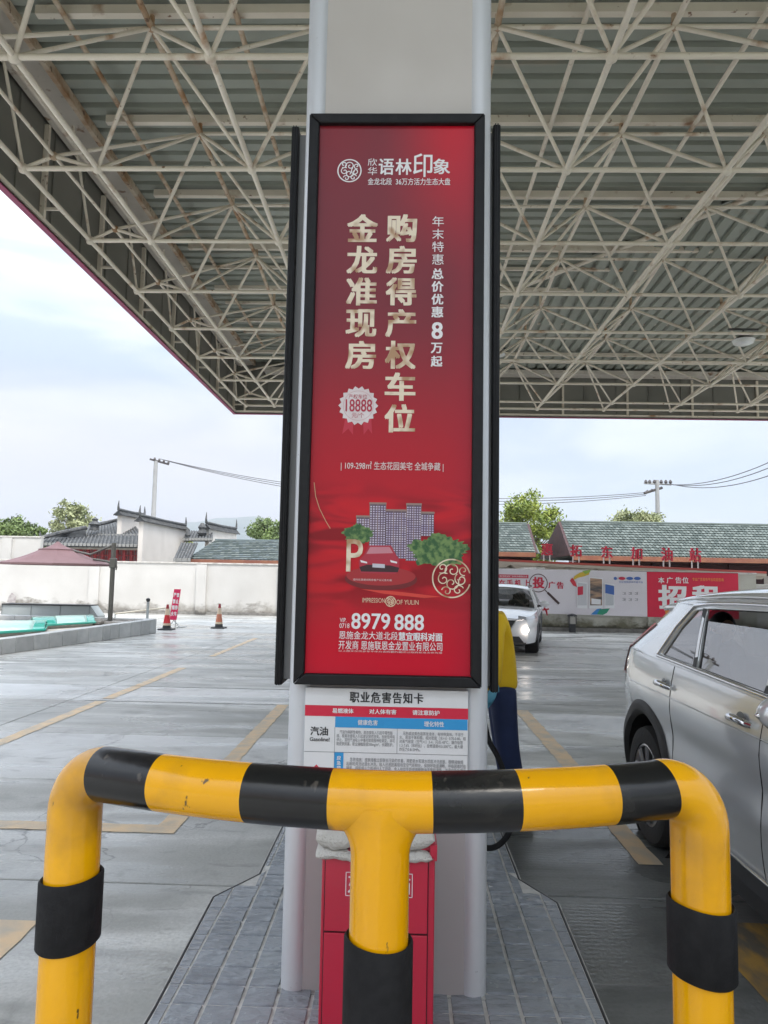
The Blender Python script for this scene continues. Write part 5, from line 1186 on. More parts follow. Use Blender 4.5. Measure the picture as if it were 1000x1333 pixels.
for k in range(n):
    xa = lf_+(x1-lf_)*k/n; xb_ = lf_+(x1-lf_)*(k+1)/n; z0, z1 = at(120,731.5,32.1).z, at(120,713.5,32.1).z
    fr = MB(); 
    for q in ((xa,xb_,z0,z0+.07),(xa,xb_,z1-.07,z1),(xa,xa+.05,z0+.07,z1-.07),(xb_-.05,xb_,z0+.07,z1-.07),(xa+.05,xb_-.05,(z0+z1)/2-.02,(z0+z1)/2+.02)): fr.bb(q[0], q[1], 32.06, 32.12, q[2], q[3])
    for m_ in range(1, 4): x = xa+(xb_-xa)*m_/4; fr.bb(x-.012, x+.012, 32.08, 32.11, z0+.07, z1-.07)
    wn = obj('window', fr, M_lat, hall); obj('pane', MB().bb(xa+.05, xb_-.05, 32.13, 32.15, z0+.05, z1-.05), mat('dim window pane', (.16,.13,.13), .3, col2=(.28,.24,.24), scale=2, world=True), wn)
obj('beam', MB().bb(lf_, x1, 32.04, 32.14, zt_-.22, zt_-.12), M_ivory, hall)
rh = thing('small_tiled_roof', 'small dark tiled roof with ridge finials beyond the white gable', 'building', (-8.5, 34.5, 0))
A = at(270, 689, 36); Bq = at(306, 692, 40); Bq.z = A.z; gable_cap(rh, A, Bq, steps=16, tall=.42)
rib_roof(rh, at(240,702,35), at(276,702,35), at(246,692,37), at(276,692,37), 9, .055)
obj('ridge_ornament', MB().lathe([(.16,0),(.24,.12),(.16,.3),(.22,.4),(.08,.62)], 8, at(263,697,35.6)), M_ridge, rh); obj('ridge_ornament', MB().lathe([(.10,0),(.14,.1),(.10,.2),(.05,.4)], 8, at(244,699,35)), M_ridge, rh)
gr = thing('gate_roof', 'short dark tiled lean-to beside the blue-grey shingle roof', 'roof', (-7.8, 30.4, 0))
E0 = at(228,729,29.6); E1 = at(246,729,29.6); rib_roof(gr, E0, E1, at(237,708,31), at(256,708,31), 5, .06); obj('post', MB().bb(E0.x+.1, E1.x, 30.2, 30.6, 0, E0.z-.02), M_mar, gr)
shingle_house('blue-grey shingle roof with an orange-brown fascia above the left wall beside the pillar', (243,727.5), (420,731), (280,703.5), (420,706), 30.0, 33.5, M_shl, 11, 34)
# ================================================================== UTILITY POLES AND WIRES
M_pole = mat('concrete pole', (.36,.36,.36), .8, col2=(.30,.30,.30), scale=2, world=True); M_wire = mat('dark cable', (.10,.10,.11), .7); M_ins = mat('insulator', (.07,.06,.06), .4)
py_ = 48; b0 = at(200.5, 664, py_); t0 = at(203, 600, py_)
up = thing('utility_pole', 'concrete utility pole with a single crossarm above the white gable', 'pole', (b0.x, py_, 0))
obj('mast', MB().tube([(b0.x, py_, 0), (t0.x, py_, t0.z)], [.20,.13], 12), M_pole, up, smooth=60)
la, lb_ = at(195, 597.5, py_-.2), at(220, 604.5, py_+.4)
obj('crossarm', MB().tube([la, lb_], .07, 6), M_ins, up); ends_ = []
for k in range(4): p = la.lerp(lb_, .25+.24*k); obj('insulator', MB().lathe([(.04,0),(.09,.1),(.05,.2)], 8, p), M_ins, up); ends_.append(p+Vector((0,0,.2)))
py2 = 46; b1_ = at(857.5, 690, py2); t1 = at(855.5, 627, py2)
up2 = thing('utility_pole', 'concrete utility pole with a wide crossarm and fuses above the green shingle roof', 'pole', (b1_.x, py2, 0))
obj('mast', MB().tube([(b1_.x, py2, 0), (t1.x, py2, t1.z+.1)], [.20,.12], 12), M_pole, up2, smooth=60)
ra, rb_ = at(838.5, 629, py2), at(874, 631, py2); obj('crossarm', MB().tube([ra, rb_], .06, 6), M_pole, up2); obj('crossarm', MB().tube([at(839,642,py2-.1), at(862,635,py2+.3)], .09, 6), M_ins, up2)
for k, px_ in enumerate((841, 846, 852, 861, 867, 873)): p = at(px_, 630, py2); obj('insulator', MB().lathe([(.05,0),(.12,.12),(.05,.26)], 8, p), M_ins, up2)
for k in range(4): p = at(841+6*k, 641-1.5*k, py2); obj('fuse', MB().tube([p+Vector((-.1,0,-.05)), p+Vector((.12,0,.12))], .06, 6), M_ins, up2)
def wire(a, b_, sag, lbl, r=.022):
    a = Vector(a); b_ = Vector(b_); P_ = [a.lerp(b_, k/24)-Vector((0,0,sag*4*(k/24)*(1-k/24))) for k in range(25)]
    tag(obj('power_line', MB().tube(P_, r, 5), M_wire), lbl, 'cable', 'power lines strung between the poles')
for q, pa, sg, lb in ((1,(843,641),1.30,'highest of the three power lines sagging between the two poles behind the pillar'),(2,(842,643),1.40,'middle one of the three power lines sagging between the two poles'),(3,(841,645),1.52,'lowest of the three power lines sagging between the two poles')):
    wire(ends_[q], at(pa[0], pa[1], py2), sg, lb)
for k, (pa, e, lb) in enumerate((((862,630),(1030,588),'topmost power line leaving the right pole towards the upper right'),((868,630),(1030,596),'middle power line leaving the right pole towards the upper right'),((873,630),(1030,608),'lowest power line leaving the right pole towards the upper right'))):
    wire(at(pa[0], pa[1], py2), at(e[0], e[1], 34), .55, lb, .024)
# ================================================================== TREES
M_bark = mat('tree bark', (.12,.10,.075), .9, col2=(.20,.17,.13), scale=6, world=True)
M_lfy = mat('yellow-green leaves', (.27,.32,.05), .6, col2=(.13,.19,.03), scale=1.1, world=True, lo=.4, hi=.62, spots=[((.42,.44,.10), 3.5, .56, .66, (1,1,1))])
M_lfg = mat('mid green leaves', (.17,.24,.07), .6, col2=(.09,.13,.04), scale=1.1, world=True, lo=.4, hi=.62)
M_lfp = mat('pale sparse leaves', (.32,.34,.17), .6, col2=(.20,.23,.11), scale=1.3, world=True, lo=.4, hi=.62)
def tree(base, top, rx, crown_h, nclump, per, leaf, lm, lbl, seed, dome=False, kind='tree', flat=1.0, trunk_r=.14):
    rr = random.Random(seed); bx, by = base[0], base[1]; zc = top-crown_h/2
    t = thing(kind, lbl, 'tree', (bx, by, 0))
    w = MB(); fork = top-crown_h*.85
    w.tube([(bx, by, 0), (bx+.05, by, fork*.5), (bx-.03, by, fork), (bx, by, fork+crown_h*.4)], [trunk_r*1.25, trunk_r, trunk_r*.85, trunk_r*.4], 10)
    C = []
    for k in range(nclump):
        while True:
            p = Vector((rr.uniform(-1,1), rr.uniform(-1,1), rr.uniform(-1,1)))
            if p.length < 1 and (p.length > .45 or rr.random() < .35) and not (dome and p.z < -.5): break
        q = Vector((bx+p.x*rx*(1+.15*rr.uniform(-1,1)), by+p.y*rx, zc+p.z*crown_h/2*(1+.1*rr.uniform(-1,1)))); C.append(q)
    for q in C[::2]:
        m = Vector((bx, by, fork)).lerp(q, .5)+Vector((rr.uniform(-.1,.1)*rx, rr.uniform(-.1,.1)*rx, rr.uniform(0,.12)*crown_h))
        w.tube([(bx, by, fork+rr.uniform(-.1,.25)*crown_h), m, q], [trunk_r*.35, trunk_r*.2, trunk_r*.06], 5)
    obj('trunk', w, M_bark, t, smooth=60, recalc=False)
    vs = []; fs = []
    for q in C:
        cr = rx*rr.uniform(.17,.34)
        for _ in range(per):
            d = Vector((rr.gauss(0,1), rr.gauss(0,1), rr.gauss(0,1)*.7))*cr*.52; c = q+d
            a = Vector((rr.uniform(-1,1), rr.uniform(-1,1), rr.uniform(-1,1))).normalized(); b_ = a.orthogonal().normalized(); b_ = (Matrix.Rotation(rr.uniform(0,6.3), 3, a) @ b_)
            s = leaf*rr.uniform(.6,1.25); e = a.cross(b_); k = len(vs)
            vs += [c-b_*s, c+e*s*.42, c+b_*s, c-e*s*.42]; fs.append((k,k+1,k+2,k+3))
    b = MB(); b.v = [tuple(v) for v in vs]; b.f = fs; b.mi = [0]*len(fs)
    obj('crown', b, lm, t, recalc=False); return t
def tr(pxc, pytop, pybot, pxw, y, **k):
    c = at(pxc, pytop, y); cb = at(pxc, pybot, y); return dict(base=(c.x, y), top=c.z, rx=pxw/2/F*y*.92, crown_h=c.z-cb.z, **k)
tree(**tr(690, 644, 742, 84, 36, nclump=95, per=120, leaf=.10, lm=M_lfy, lbl='bushy yellow-green tree rising between the two shingle roofs on the right', seed=3))
tree(**tr(826, 667, 705, 70, 44, nclump=60, per=90, leaf=.11, lm=M_lfp, lbl='pale rounded treetop showing above the long shingle roof', seed=5))
tree(**tr(346, 675, 715, 48, 52, nclump=70, per=60, leaf=.13, lm=M_lfg, lbl='small dome shaped tree with open branches beside the pillar on the left', seed=8, dome=True))
tree(**tr(98, 656, 712, 60, 42, nclump=60, per=60, leaf=.13, lm=M_lfp, lbl='thin pale tree behind the tiled hall roof on the left', seed=11))
tree(**tr(14, 675, 715, 66, 38, nclump=60, per=110, leaf=.12, lm=M_lfg, lbl='dense green tree above the tall wall at the left edge', seed=13))
tree(**tr(56, 689, 715, 34, 39, nclump=30, per=90, leaf=.12, lm=M_lfg, lbl='low green treetop just right of the dense tree at the left edge', seed=17))
tree(**tr(240, 697, 712, 26, 40, nclump=26, per=70, leaf=.12, lm=M_lfy, lbl='little tuft of yellow-green foliage between gable and small tiled roof', seed=19))
# ================================================================== HILLS
def hill(nm, y, prof, seed, m):
    b = MB(); pts = []
    for k in range(len(prof)-1):
        (a, za), (c, zc) = prof[k], prof[k+1]
        for q in range(10): t = q/10; s = t*t*(3-2*t); pts.append((a+(c-a)*t, za+(zc-za)*s+1.1*noise.noise(Vector(((a+(c-a)*t)*.15, seed, 0)))))
    pts.append(prof[-1]); P0 = [at(a, z, y) for a, z in pts]
    vs = []
    for p in P0:
        for j in range(7): f = j/6; vs.append((p.x, y-y*.25*(1-f)**1.0, -2+(max(p.z,2)+2)*math.sin(f*PI/2)*(1+.10*math.sin(f*PI)*noise.noise(Vector((p.x*.004, f*3, seed))))))
        vs.append((p.x, y+y*.2, -2))
    n = 8; b.add(vs, [(i*n+j, (i+1)*n+j, (i+1)*n+j+1, i*n+j+1) for i in range(len(P0)-1) for j in range(n-1)])
    obj(nm, b, m, kind='structure', smooth=80)
M_hill = mat('wooded hillside', (.05,.075,.05), .95, col2=(.08,.10,.06), scale=.01, world=True)
hill('hills', 2300, [(-250,735),(-80,722),(60,712),(180,702),(262,682),(300,675),(338,673),(372,688),(420,700),(520,716),(640,722),(800,738),(1150,742)], 4, M_hill)
# air between here and the hills
hz_ = bpy.data.materials.new('pale air'); hz_.use_nodes = True; n = hz_.node_tree.nodes; n.remove(n['Principled BSDF']); pv = n.new('ShaderNodeVolumePrincipled'); pv.inputs['Color'].default_value = (.86,.92,1,1); pv.inputs['Density'].default_value = .0006; pv.inputs['Anisotropy'].default_value = .2
hz_.node_tree.links.new(pv.outputs[0], n['Material Output'].inputs['Volume'])
USE_HAZE = True
if USE_HAZE: obj('haze', MB().bb(-2600, 2600, -310, 3300, -3, 330), hz_, kind='stuff')
# ================================================================== TANK PLINTH WITH KERB BLOCKS
PZ = .27
K0 = Vector((-7.95, 12.0, 0)); K1 = Vector((-6.62, 19.2, 0)); kd = (K1-K0).normalized(); kn = Vector((kd.y, -kd.x, 0))
plt = obj('tank_plinth', MB().prism([(K0.x-.25, K0.y), (K1.x-.25, K1.y), (-13.5, 19.9), (-21, 19.9), (-21, 12.0)], PZ-.02, (0,0,.001), 'z'), mat('pale plinth paving', (.52,.48,.43), .8, col2=(.44,.40,.35), scale=2, world=True), kind='structure')
M_kb = mat('grey kerb block', (.40,.41,.41), .8, col2=(.47,.475,.47), scale=5, world=True, rand=.10, bump=.5, bscale=40)
L_k = (K1-K0).length; s = 0; k = 0
while s < L_k-.1:
    w = min(L_k-s, [.50,.42,.55,.30,.38,.52,.47,.44][k % 8]); c = K0+kd*(s+w/2)-kn*.12
    obj('kerb_block', MB().box((c.x, c.y, (PZ+.11*s/L_k)/2), (w-.012, .24, PZ+.11*s/L_k), rz=math.atan2(kd.y, kd.x)), M_kb, plt, bevel=.012); s += w; k += 1
bd = (Vector((-13.5,19.9,0))-K1).normalized(); s = 0
while s < 6.7:
    c = K1+bd*(s+.25)+Vector((0,.13,0)); obj('kerb_block', MB().box((c.x, c.y, .19), (.488,.22,.38), rz=math.atan2(bd.y, bd.x)), M_kb, plt, bevel=.012); s += .5
# green tank covers on low brick collars
M_grn = mat('green fibreglass cover', (.02,.34,.26), .25, coat=.6, col2=(.04,.42,.33), scale=2, world=True); M_grn2 = mat('pale green panel', (.34,.62,.54), .3, coat=.5, col2=(.50,.70,.64), scale=3, world=True); M_col = mat('pale brick collar', (.60,.53,.47), .8, col2=(.52,.46,.41), scale=6, world=True)
def cover(lbl, pxs, z_=.34):
    P4 = [gz(a, b_, PZ+.08) for a, b_ in pxs]; c0 = sum(P4, Vector())/4
    t = thing('tank_cover', lbl, 'tank cover', (c0.x, c0.y, PZ))
    def q(u, v): return P4[0].lerp(P4[1], u).lerp(P4[3].lerp(P4[2], u), v)
    base = MB(); ins = lambda u, v: q(.04+.92*u, .06+.88*v)
    cs_ = [ins(0,0), ins(1,0), ins(1,1), ins(0,1)]; base.add([Vector((p.x,p.y,PZ-.02)) for p in cs_]+[Vector((p.x,p.y,PZ+.07)) for p in cs_], [(0,1,5,4),(1,2,6,5),(2,3,7,6),(3,0,4,7),(4,5,6,7)]); obj('brick_collar', base, M_col, t)
    for (u0, u1, m_) in ((0,.36,M_grn),(.36,.86,M_grn2),(.86,1,M_grn)):
        b = MB(); b.grid(lambda a, v: q(u0+(u1-u0)*a, v)+Vector((0,0,.14*math.sin(PI*v)**.8*(1)+.01*math.sin(PI*(u0+(u1-u0)*a)))), 8, 12)
        o = obj('curved_panel', b, m_, t, smooth=60, recalc=False); so_ = o.modifiers.new('t','SOLIDIFY'); so_.thickness = .03
    obj('cover_rim', MB().tube([q(0,0), q(1,0), q(1,1), q(0,1)], .03, 6, closed=True), M_grn, t)
cover('nearer green curved tank cover at the left edge of the plinth', [(-70,828),(58,820),(62,812),(-40,813)])
cover('farther green curved tank cover in front of the parasol foot', [(44,815),(124,810),(118,805),(40,807.5)])
g = at(3, 787, 20.6); g1 = at(118, 789, 20.6); bx_ = thing('grey_screen', 'low grey metal screen standing behind the green tank covers', 'screen', ((g.x+g1.x)/2, 20.6, 0))
M_gm = mat('grey painted metal', (.36,.39,.39), .5, col2=(.33,.36,.36), scale=2, world=True)
obj('panel', MB().prism([(g.x, 0), (g1.x+.25, 0), (g1.x+.22, .35), (g1.x, g1.z), (g.x, g.z)], .5, (0, 20.6, 0), 'y'), M_gm, bx_); obj('top_edge', MB().bb(g.x, g1.x, 20.56, 21.12, g.z, g.z+.03), M_frame, bx_)
for k in range(4): x = g.x+(g1.x-g.x)*(.0+.33*k); obj('seam', MB().bb(x-.008, x+.008, 20.585, 20.6, .02, g.z), mat('seam grey', (.22,.24,.24), .5), bx_)
# fitted rails round the far edge of the plinth
rl = thing('guard_rail', 'thin pale guard rail running from the plinth to the traffic cone', 'rail', (-8, 20.6, 0)); p0 = at(150, 799, 20.8); p1 = at(218, 791, 21.6)
obj('rail', MB().tube([p0, p1], .025, 8), mat('cream pipe', (.60,.55,.45), .5), rl)
for p in (p0, p0.lerp(p1,.62)): obj('post', MB().tube([(p.x,p.y,0), p], .02, 6), M_gm, rl)
bl = at(193, 779, 19.8); t = thing('slim_bollard', 'slim grey bollard with a black head at the corner of the plinth', 'bollard', (bl.x, 19.8, 0))
obj('post', MB().tube([(bl.x,19.8,0),(bl.x,19.8,bl.z-.08)], .035, 10), M_gm, t, smooth=60); obj('head', MB().lathe([(.03,-.10),(.055,-.06),(.055,-.01),(.0,.02)], 14, bl), M_plas, t, smooth=60)
pt_ = at(22, 778, 26); tag(obj('patch_mark', MB().quad(*[at(a,b_,28.49) for a,b_ in ((9,784),(20,784.5),(21,776),(15.5,771.5),(11,777))]), mat('plaster scar', (.30,.26,.26), .9, col2=(.45,.42,.41), scale=9, world=True), recalc=False), 'triangular grey scar where plaster is missing low on the left wall', 'wall patch')
# ================================================================== PARASOL
Uy = 19.0; ub = gz(143, 813, PZ); ub = Vector((at(143,812,Uy).x, Uy, PZ)); ut = at(148.5, 707, Uy)
um_ = thing('cantilever_parasol', 'maroon two-tier cantilever parasol on a dark leaning pole', 'parasol', tuple(ub))
M_fab = mat('maroon parasol fabric', (.175,.10,.108), .8, col2=(.15,.085,.09), scale=2, world=True, bump=.2, bscale=80); M_dp = mat('dark bronze pole', (.085,.08,.07), .5)
obj('pole', MB().tube([ub, (ut.x, ut.y, ut.z)], .062, 12), M_dp, um_, smooth=60); obj('cross_base', MB().box((ub.x,ub.y,PZ+.05),(.9,.14,.07),rz=.3).box((ub.x,ub.y,PZ+.04),(.14,.9,.07),rz=.3), M_dp, um_)
for sx, sy in ((-.28,-.28),(.28,-.28),(-.28,.28),(.28,.28)): obj('base_weight', MB().box((ub.x+sx,ub.y+sy,PZ+.04),(.46,.46,.07)), mat('granite weight', (.30,.28,.26), .7), um_, bevel=.01)
apex = at(76, 705, Uy); rim = at(76, 735, Uy).z; R1_ = (at(143,733,Uy)-at(8,735,Uy)).length/2; ccx = (at(143,733,Uy).x+at(5,735,Uy).x)/2
tier2 = at(76, 715, Uy).z; R2_ = (at(97,715,Uy)-at(52,715,Uy)).length/2
def umb(zr_, za, rad, r0, inner, name):
    b = MB(); n = 8
    for k in range(n):
        a0, a1 = 2*PI*(k+.5)/n, 2*PI*(k+1.5)/n
        for j in range(6):
            f0, f1 = j/6, (j+1)/6
            def pp_(a, f): r = r0+(rad-r0)*f; z = za+(zr_-za)*(f**.9)+.10*(math.sin(PI*f))*(-.35); return (ccx+r*math.cos(a), Uy+r*math.sin(a), z)
            b.quad(pp_(a0,f0), pp_(a0,f1), pp_(a1,f1), pp_(a1,f0))
        p0, p1 = (ccx+rad*math.cos(a0), Uy+rad*math.sin(a0), zr_), (ccx+rad*math.cos(a1), Uy+rad*math.sin(a1), zr_)
        b.quad(p0, p1, (p1[0],p1[1],zr_-.05), (p0[0],p0[1],zr_-.05))
    o = obj(name, b, M_fab, um_, recalc=False); return o
umb(rim+.03, tier2+.03, R1_*1.02, R2_*.75, 0, 'canopy'); umb(tier2, apex.z, R2_, .02, 0, 'vent_canopy')
for k in range(8): a = 2*PI*(k+.5)/8; obj('rib', MB().tube([(ccx,Uy,tier2-.02),(ccx+R1_*math.cos(a),Uy+R1_*math.sin(a),rim)], .012, 5), M_dp, um_)
obj('mast_arm', MB().tube([ut-Vector((.02,0,.05)), at(118,722,Uy), (ccx, Uy, tier2+.05)], .03, 8), M_dp, um_); obj('strut_arm', MB().tube([at(147,735,Uy), at(140,731,Uy-.02), (ccx+R1_*.7, Uy, rim+.16)], .03, 8), M_dp, um_); obj('crank_box', MB().box(at(147.5,733,Uy), (.16,.16,.26)), M_dp, um_, bevel=.02); obj('handle', MB().tube([at(150,733,Uy), at(152,738,Uy), at(151,742,Uy)], .02, 6), M_dp, um_)
# ================================================================== CONES AND X-STAND
def cone(px_, pyb, y, col, lbl):
    b_ = at(px_, pyb, y); x = b_.x
    t = thing('traffic_cone', lbl, 'cone', (x, y, 0), 'traffic cones in front of the wall')
    sc = .78
    obj('base', MB().box((x, y, .02), (.40,.40,.04)), M_plas, t, bevel=.01)
    prof = lambda z: .135*sc*(1-z/.80)+.02
    for z0, z1, m_, nm in ((.04,.15,M_plas,'foot_ring'),(.15,.42,col,'cone_body'),(.42,.60,mat('reflective band',(.62,.50,.36),.3),'reflective_band'),(.60,.72,mat('cone tip',(.30,.02,.03),.5),'tip')):
        obj(nm, MB().lathe([(prof(z0), z0),(prof(z1), z1)], 20, (x, y, 0)), m_, t, smooth=40)
    obj('reflective_band', MB().lathe([(prof(.13)+.004,.13),(prof(.19)+.004,.19)], 20, (x,y,0), cap=False), mat('reflective band',(.62,.50,.36),.3), t, smooth=40)
cone(217, 818, 20.6, mat('cone red', (.56,.02,.03), .5), 'bright red traffic cone standing left of the red banner stand')
cone(285, 816, 21.6, mat('cone faded orange', (.56,.16,.08), .5, col2=(.50,.20,.12), scale=8), 'faded orange traffic cone standing alone in front of the wall')
xy = 21.6; xc = at(228.5, 790, xy).x
st = thing('banner_stand', 'narrow red banner on a thin folding stand between the two traffic cones', 'banner stand', (xc, xy, 0))
za, zb3 = at(228,807,xy).z, at(228,767,xy).z; wv = at(233,790,xy).x-at(224,790,xy).x
obj('banner_sheet', MB().add([(xc-wv/2-.05, xy-.02, za),(xc+wv/2-.05, xy-.02, za),(xc+wv/2+.02, xy+.06, zb3),(xc-wv/2+.02, xy+.06, zb3)], [(0,1,2,3)]), prt((.62,.012,.09), 'stand banner red'), st, recalc=False)
for s, col_ in ((-1,'严禁烟火'),(1,'禁止停车')):
    for k, ch in enumerate(col_):
        zc = zb3-.17-k*.185; xx = xc+s*wv*.22+.02-.07*(zb3-zc)/(zb3-za); lettering(ch, (xx-.04, zc-.07, xx+.04, zc+.06), xy-.028+(zc-za)/(zb3-za)*.08-.004, M_w, st, .04, px=False)
for s in (-1, 1): obj('stand_leg', MB().tube([(xc-.04-s*.18, xy+.05, .0), (xc-.04+s*.10, xy+.02, za+.1)], .012, 6), M_gm, st); obj('stand_foot', MB().tube([(xc+.02+s*.10, xy-.2, .01), (xc+.02+s*.25, xy+.3, .01)], .010, 6), M_gm, st)
obj('back_pole', MB().tube([(xc, xy+.06, .01), (xc+.0, xy+.09, zb3)], .012, 6), M_gm, st)
# ================================================================== PEOPLE
M_skin = mat('skin', (.52,.30,.21), .5, col2=(.48,.26,.18), scale=12); M_jk = mat('yellow work jacket', (.84,.54,.01), .75, col2=(.74,.46,.01), scale=3, bump=.4, bscale=9, bstretch=(1,1,.4))
M_nv = mat('navy work trousers', (.016,.030,.095), .8, col2=(.010,.020,.065), scale=4, bump=.5, bscale=8, bstretch=(1,1,.4)); M_glv = mat('light blue glove', (.12,.38,.52), .6, bump=.3, bscale=60); M_hair = mat('black hair', (.012,.011,.010), .6); M_shoe = mat('black shoe', (.02,.02,.02), .5)
def skin(name, chains, m, parent, sub=2):
    # chains: list of [(x,y,z,r)...]; chains share joints that have the same coordinates
    V = []; idx = {}; E = []; Rr = []
    for ch in chains:
        prev = None
        for (x, y, z, r) in ch:
            k = (round(x,4), round(y,4), round(z,4))
            if k not in idx: idx[k] = len(V); V.append((x,y,z)); Rr.append(r)
            if prev is not None and prev != idx[k]: E.append((prev, idx[k]))
            prev = idx[k]
    me = bpy.data.meshes.new(name); me.from_pydata(V, E, []); me.materials.append(m)
    o = bpy.data.objects.new(name, me); link(o, parent)
    md = o.modifiers.new('skin', 'SKIN'); md.use_smooth_shade = True
    ly = me.skin_vertices[0] if me.skin_vertices else None
    if ly is None: 
        b = bmesh.new(); b.from_mesh(me); b.verts.layers.skin.verify(); b.to_mesh(me); b.free(); ly = me.skin_vertices[0]
    for i, r in enumerate(Rr): ly.data[i].radius = (r, r) if not isinstance(r, tuple) else r
    ly.data[0].use_root = True
    s = o.modifiers.new('sub', 'SUBSURF'); s.levels = sub; s.render_levels = sub; return o
def hand(c, d, up, side, parent, m=None, s=1.0, curl=.5):
    # c wrist, d direction of the palm, up = back of the hand, side = thumb side
    c = Vector(c); d = Vector(d).normalized(); up = Vector(up).normalized(); sd = d.cross(up).normalized()*side
    pm = c+d*.05*s; ch = [[(*c, .022*s), (*pm, .030*s)]]
    for k, (off, ln_) in enumerate(((.027,.068),(.009,.078),(-.010,.072),(-.027,.055))):
        r0 = pm+sd*off*s+d*.035*s; a = r0+(d*math.cos(curl*.5)-up*math.sin(curl*.5))*ln_*.45*s; b_ = a+(d*math.cos(curl*1.6)-up*math.sin(curl*1.6))*ln_*.38*s; e = b_+(d*math.cos(curl*2.4)-up*math.sin(curl*2.4))*ln_*.28*s
        ch.append([(*pm, .030*s), (*r0, .0105*s), (*a, .0095*s), (*b_, .0088*s), (*e, .0075*s)])
    t0 = c+d*.02*s+sd*.026*s; t1 = t0+(d*.7+sd*.7-up*.2)*.034*s; t2 = t1+(d*.9+sd*.2-up*.4)*.028*s
    ch.append([(*c, .022*s), (*t0, .014*s), (*t1, .0115*s), (*t2, .009*s)])
    return skin('hand' if m is None else 'glove', ch, m or M_skin, parent)
def head(c, face, parent, r=.095, cap=None):
    c = Vector(c); f = Vector(face).normalized(); s = Vector((0,0,1)).cross(f).normalized(); u = f.cross(s).normalized(); u = -u if u.z < 0 else u
    b = MB(); n = 28
    def fn(a, v):
        th = a*2*PI; ph = v*PI; x = math.sin(ph)*math.cos(th); y = math.sin(ph)*math.sin(th); z = math.cos(ph)
        rr = 1.0
        jaw = max(0, -z); wx = 1.0-.30*jaw; wy = .82-.22*jaw
        nose = math.exp(-((y/.12)**2+((z+.12)/.17)**2))*(.16 if x > 0 else 0)
        brow = math.exp(-((z-.18)/.10)**2)*(.03 if x > .3 else 0); eye = -math.exp(-(((abs(y)-.32)/.13)**2+((z-.05)/.09)**2))*(.06 if x > 0 else 0)
        lip = math.exp(-((y/.22)**2+((z+.45)/.05)**2))*(.04 if x > 0 else 0); chin = math.exp(-((y/.3)**2+((z+.85)/.2)**2))*(.08 if x > 0 else 0)
        ear = math.exp(-(((x+.02)/.16)**2+((z+.02)/.22)**2))*(.13 if abs(y) > .6 else 0)
        p = c+(f*(x*wx*1.0+nose+brow+eye+lip+chin)+s*(y*(wy+ear))+u*z*1.22)*r; return tuple(p)
    h = obj('head', b.grid(fn, 48, 36), M_skin, parent, smooth=80, merge=True)
    for q in (-1, 1): e = c+(f*.93+s*.31*q+u*.06)*r; obj('eye', MB().lathe([(.0,-.010),(.009,-.005),(.011,0),(.009,.005),(.0,.010)], 10, tuple(e), cap=False), M_hair, h, smooth=80)
    hb = MB(); hb.grid(lambda a, v: tuple(c+(f*math.sin(v*1.9)*math.cos(a*2*PI)*(1.08 if math.cos(a*2*PI) < .3 else .98)-f*.06+s*math.sin(v*1.9)*math.sin(a*2*PI)*.90+u*(1.28*math.cos(v*1.9)+(.18*max(0,math.cos(a*2*PI))*v)))*r), 40, 14); obj('hair', hb, M_hair, parent, smooth=80)
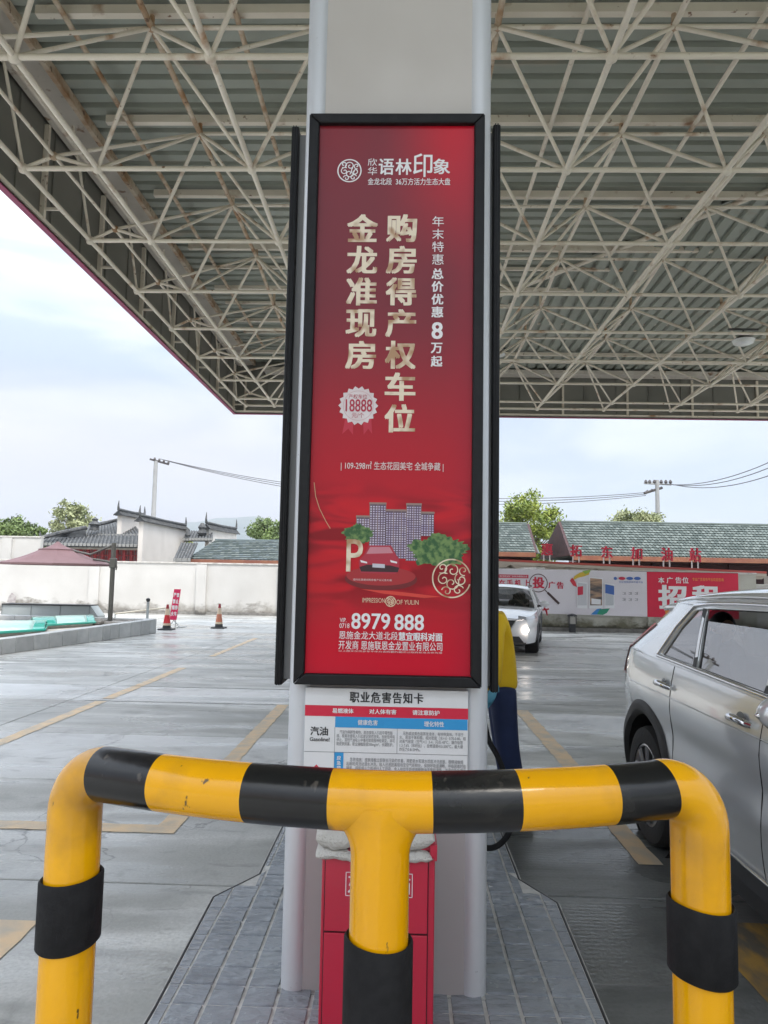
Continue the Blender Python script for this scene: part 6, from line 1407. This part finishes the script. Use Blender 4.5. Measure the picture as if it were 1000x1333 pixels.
# the attendant: bending a little towards the pump, facing left
wy = 5.0
wk = thing('person', 'attendant in yellow jacket and navy trousers wearing light blue gloves beside the pillar', 'person', (.72, wy, 0))
G0 = (0, 0)
def sh_(L): return [(x, wy+y, z, r) for x, y, z, r in L]
body_ch = [sh_([(.66,0,.94,.07),(.645,0,1.10,.09),(.61,0,1.27,.115),(.565,0,1.40,.060),(.53,0,1.47,.048)])]
skin('body', body_ch+[sh_([(.61,0,1.27,.115),(.60,s*.18,1.33,.05),(.585,s*.24,1.08,.038),(.60 if s < 0 else .45,s*.225,.93,.022)]) for s in (-1,1)]+[sh_([(.66,0,.94,.07),(.675,s*.085,.84,.06),(.705,s*.10,.50,.05),(.79-.02*(s>0),s*.11,.12,.038)]) for s in (-1,1)], M_skin, wk)
skin('jacket', [sh_([(.672,0,.84,.128),(.668,0,.90,.132),(.660,0,1.08,.126),(.632,0,1.25,.128),(.600,0,1.36,.095)])]+[sh_([(.632,0,1.25,.128),(.615,s*.17,1.325,.072),(.60,s*.245,1.10,.060),(.60 if s < 0 else .45,s*.225,.905,.050)]) for s in (-1,1)], M_jk, wk)
skin('trousers', [sh_([(.665,0,.93,.105),(.675,s*.085,.84,.100),(.705,s*.10,.50,.082),(.79-.02*(s>0),s*.11,.09,.066)]) for s in (-1,1)], M_nv, wk)
obj('collar_stripe', MB().tube([(.60+.10*math.cos(a*PI/8), wy+.12*math.sin(a*PI/8), 1.335+.02*math.cos(a*PI/8)) for a in range(16)], .009, 6, closed=True), mat('red piping', (.5,.02,.02), .6), wk)
for s, x, z in ((-1,.79,.0),(1,.77,.0)): obj('shoe', MB().box((x-.05, wy+s*.11, z+.045), (.27,.095,.09)), M_shoe, wk, bevel=.03, segs=3)
head((.49, wy, 1.555), (-1,0,-.45), wk)
hand((.605, wy-.225, .915), (-.35,-.1,-1), (.9,-.4,-.2), -1, wk, M_glv, 1.3, .7); hand((.45, wy+.215, .92), (-.8,0,-.5), (0,0,1), 1, wk, M_glv, 1.1, .8)
# the passenger in the silver car: forearms up at the open window
pc = thing('person', 'passenger in dark clothes inside the silver car with both hands raised', 'person', (2.1, 4.7, .6))
X = 2.06; Y = 4.72
h1 = Vector((1.95, 4.5, 1.345)); h2 = Vector((2.09, 4.5, 1.348))
skin('body', [[(X+.1,Y,.72,.13),(X+.08,Y,.92,.13),(X+.05,Y,1.10,.14),(X+.03,Y,1.20,.06),(X,Y,1.25,.05)]]+[[(X+.05,Y,1.10,.14),(X+s*.18,Y,1.10,.06),(X+s*.16,Y-.16,1.12,.045),(h.x,h.y+.05,h.z-.04,.030)] for s, h in ((-1,h1),(1,h2))], mat('dark coat', (.02,.02,.024), .8), pc)
head((X, Y+.02, 1.31), (0,-1,-.1), pc, .088)
for h in (h1, h2): hand(h+Vector((0,.06,-.045)), (0,-.85,.55), (0,0,1), 1 if h is h1 else -1, pc, None, .8, .9)
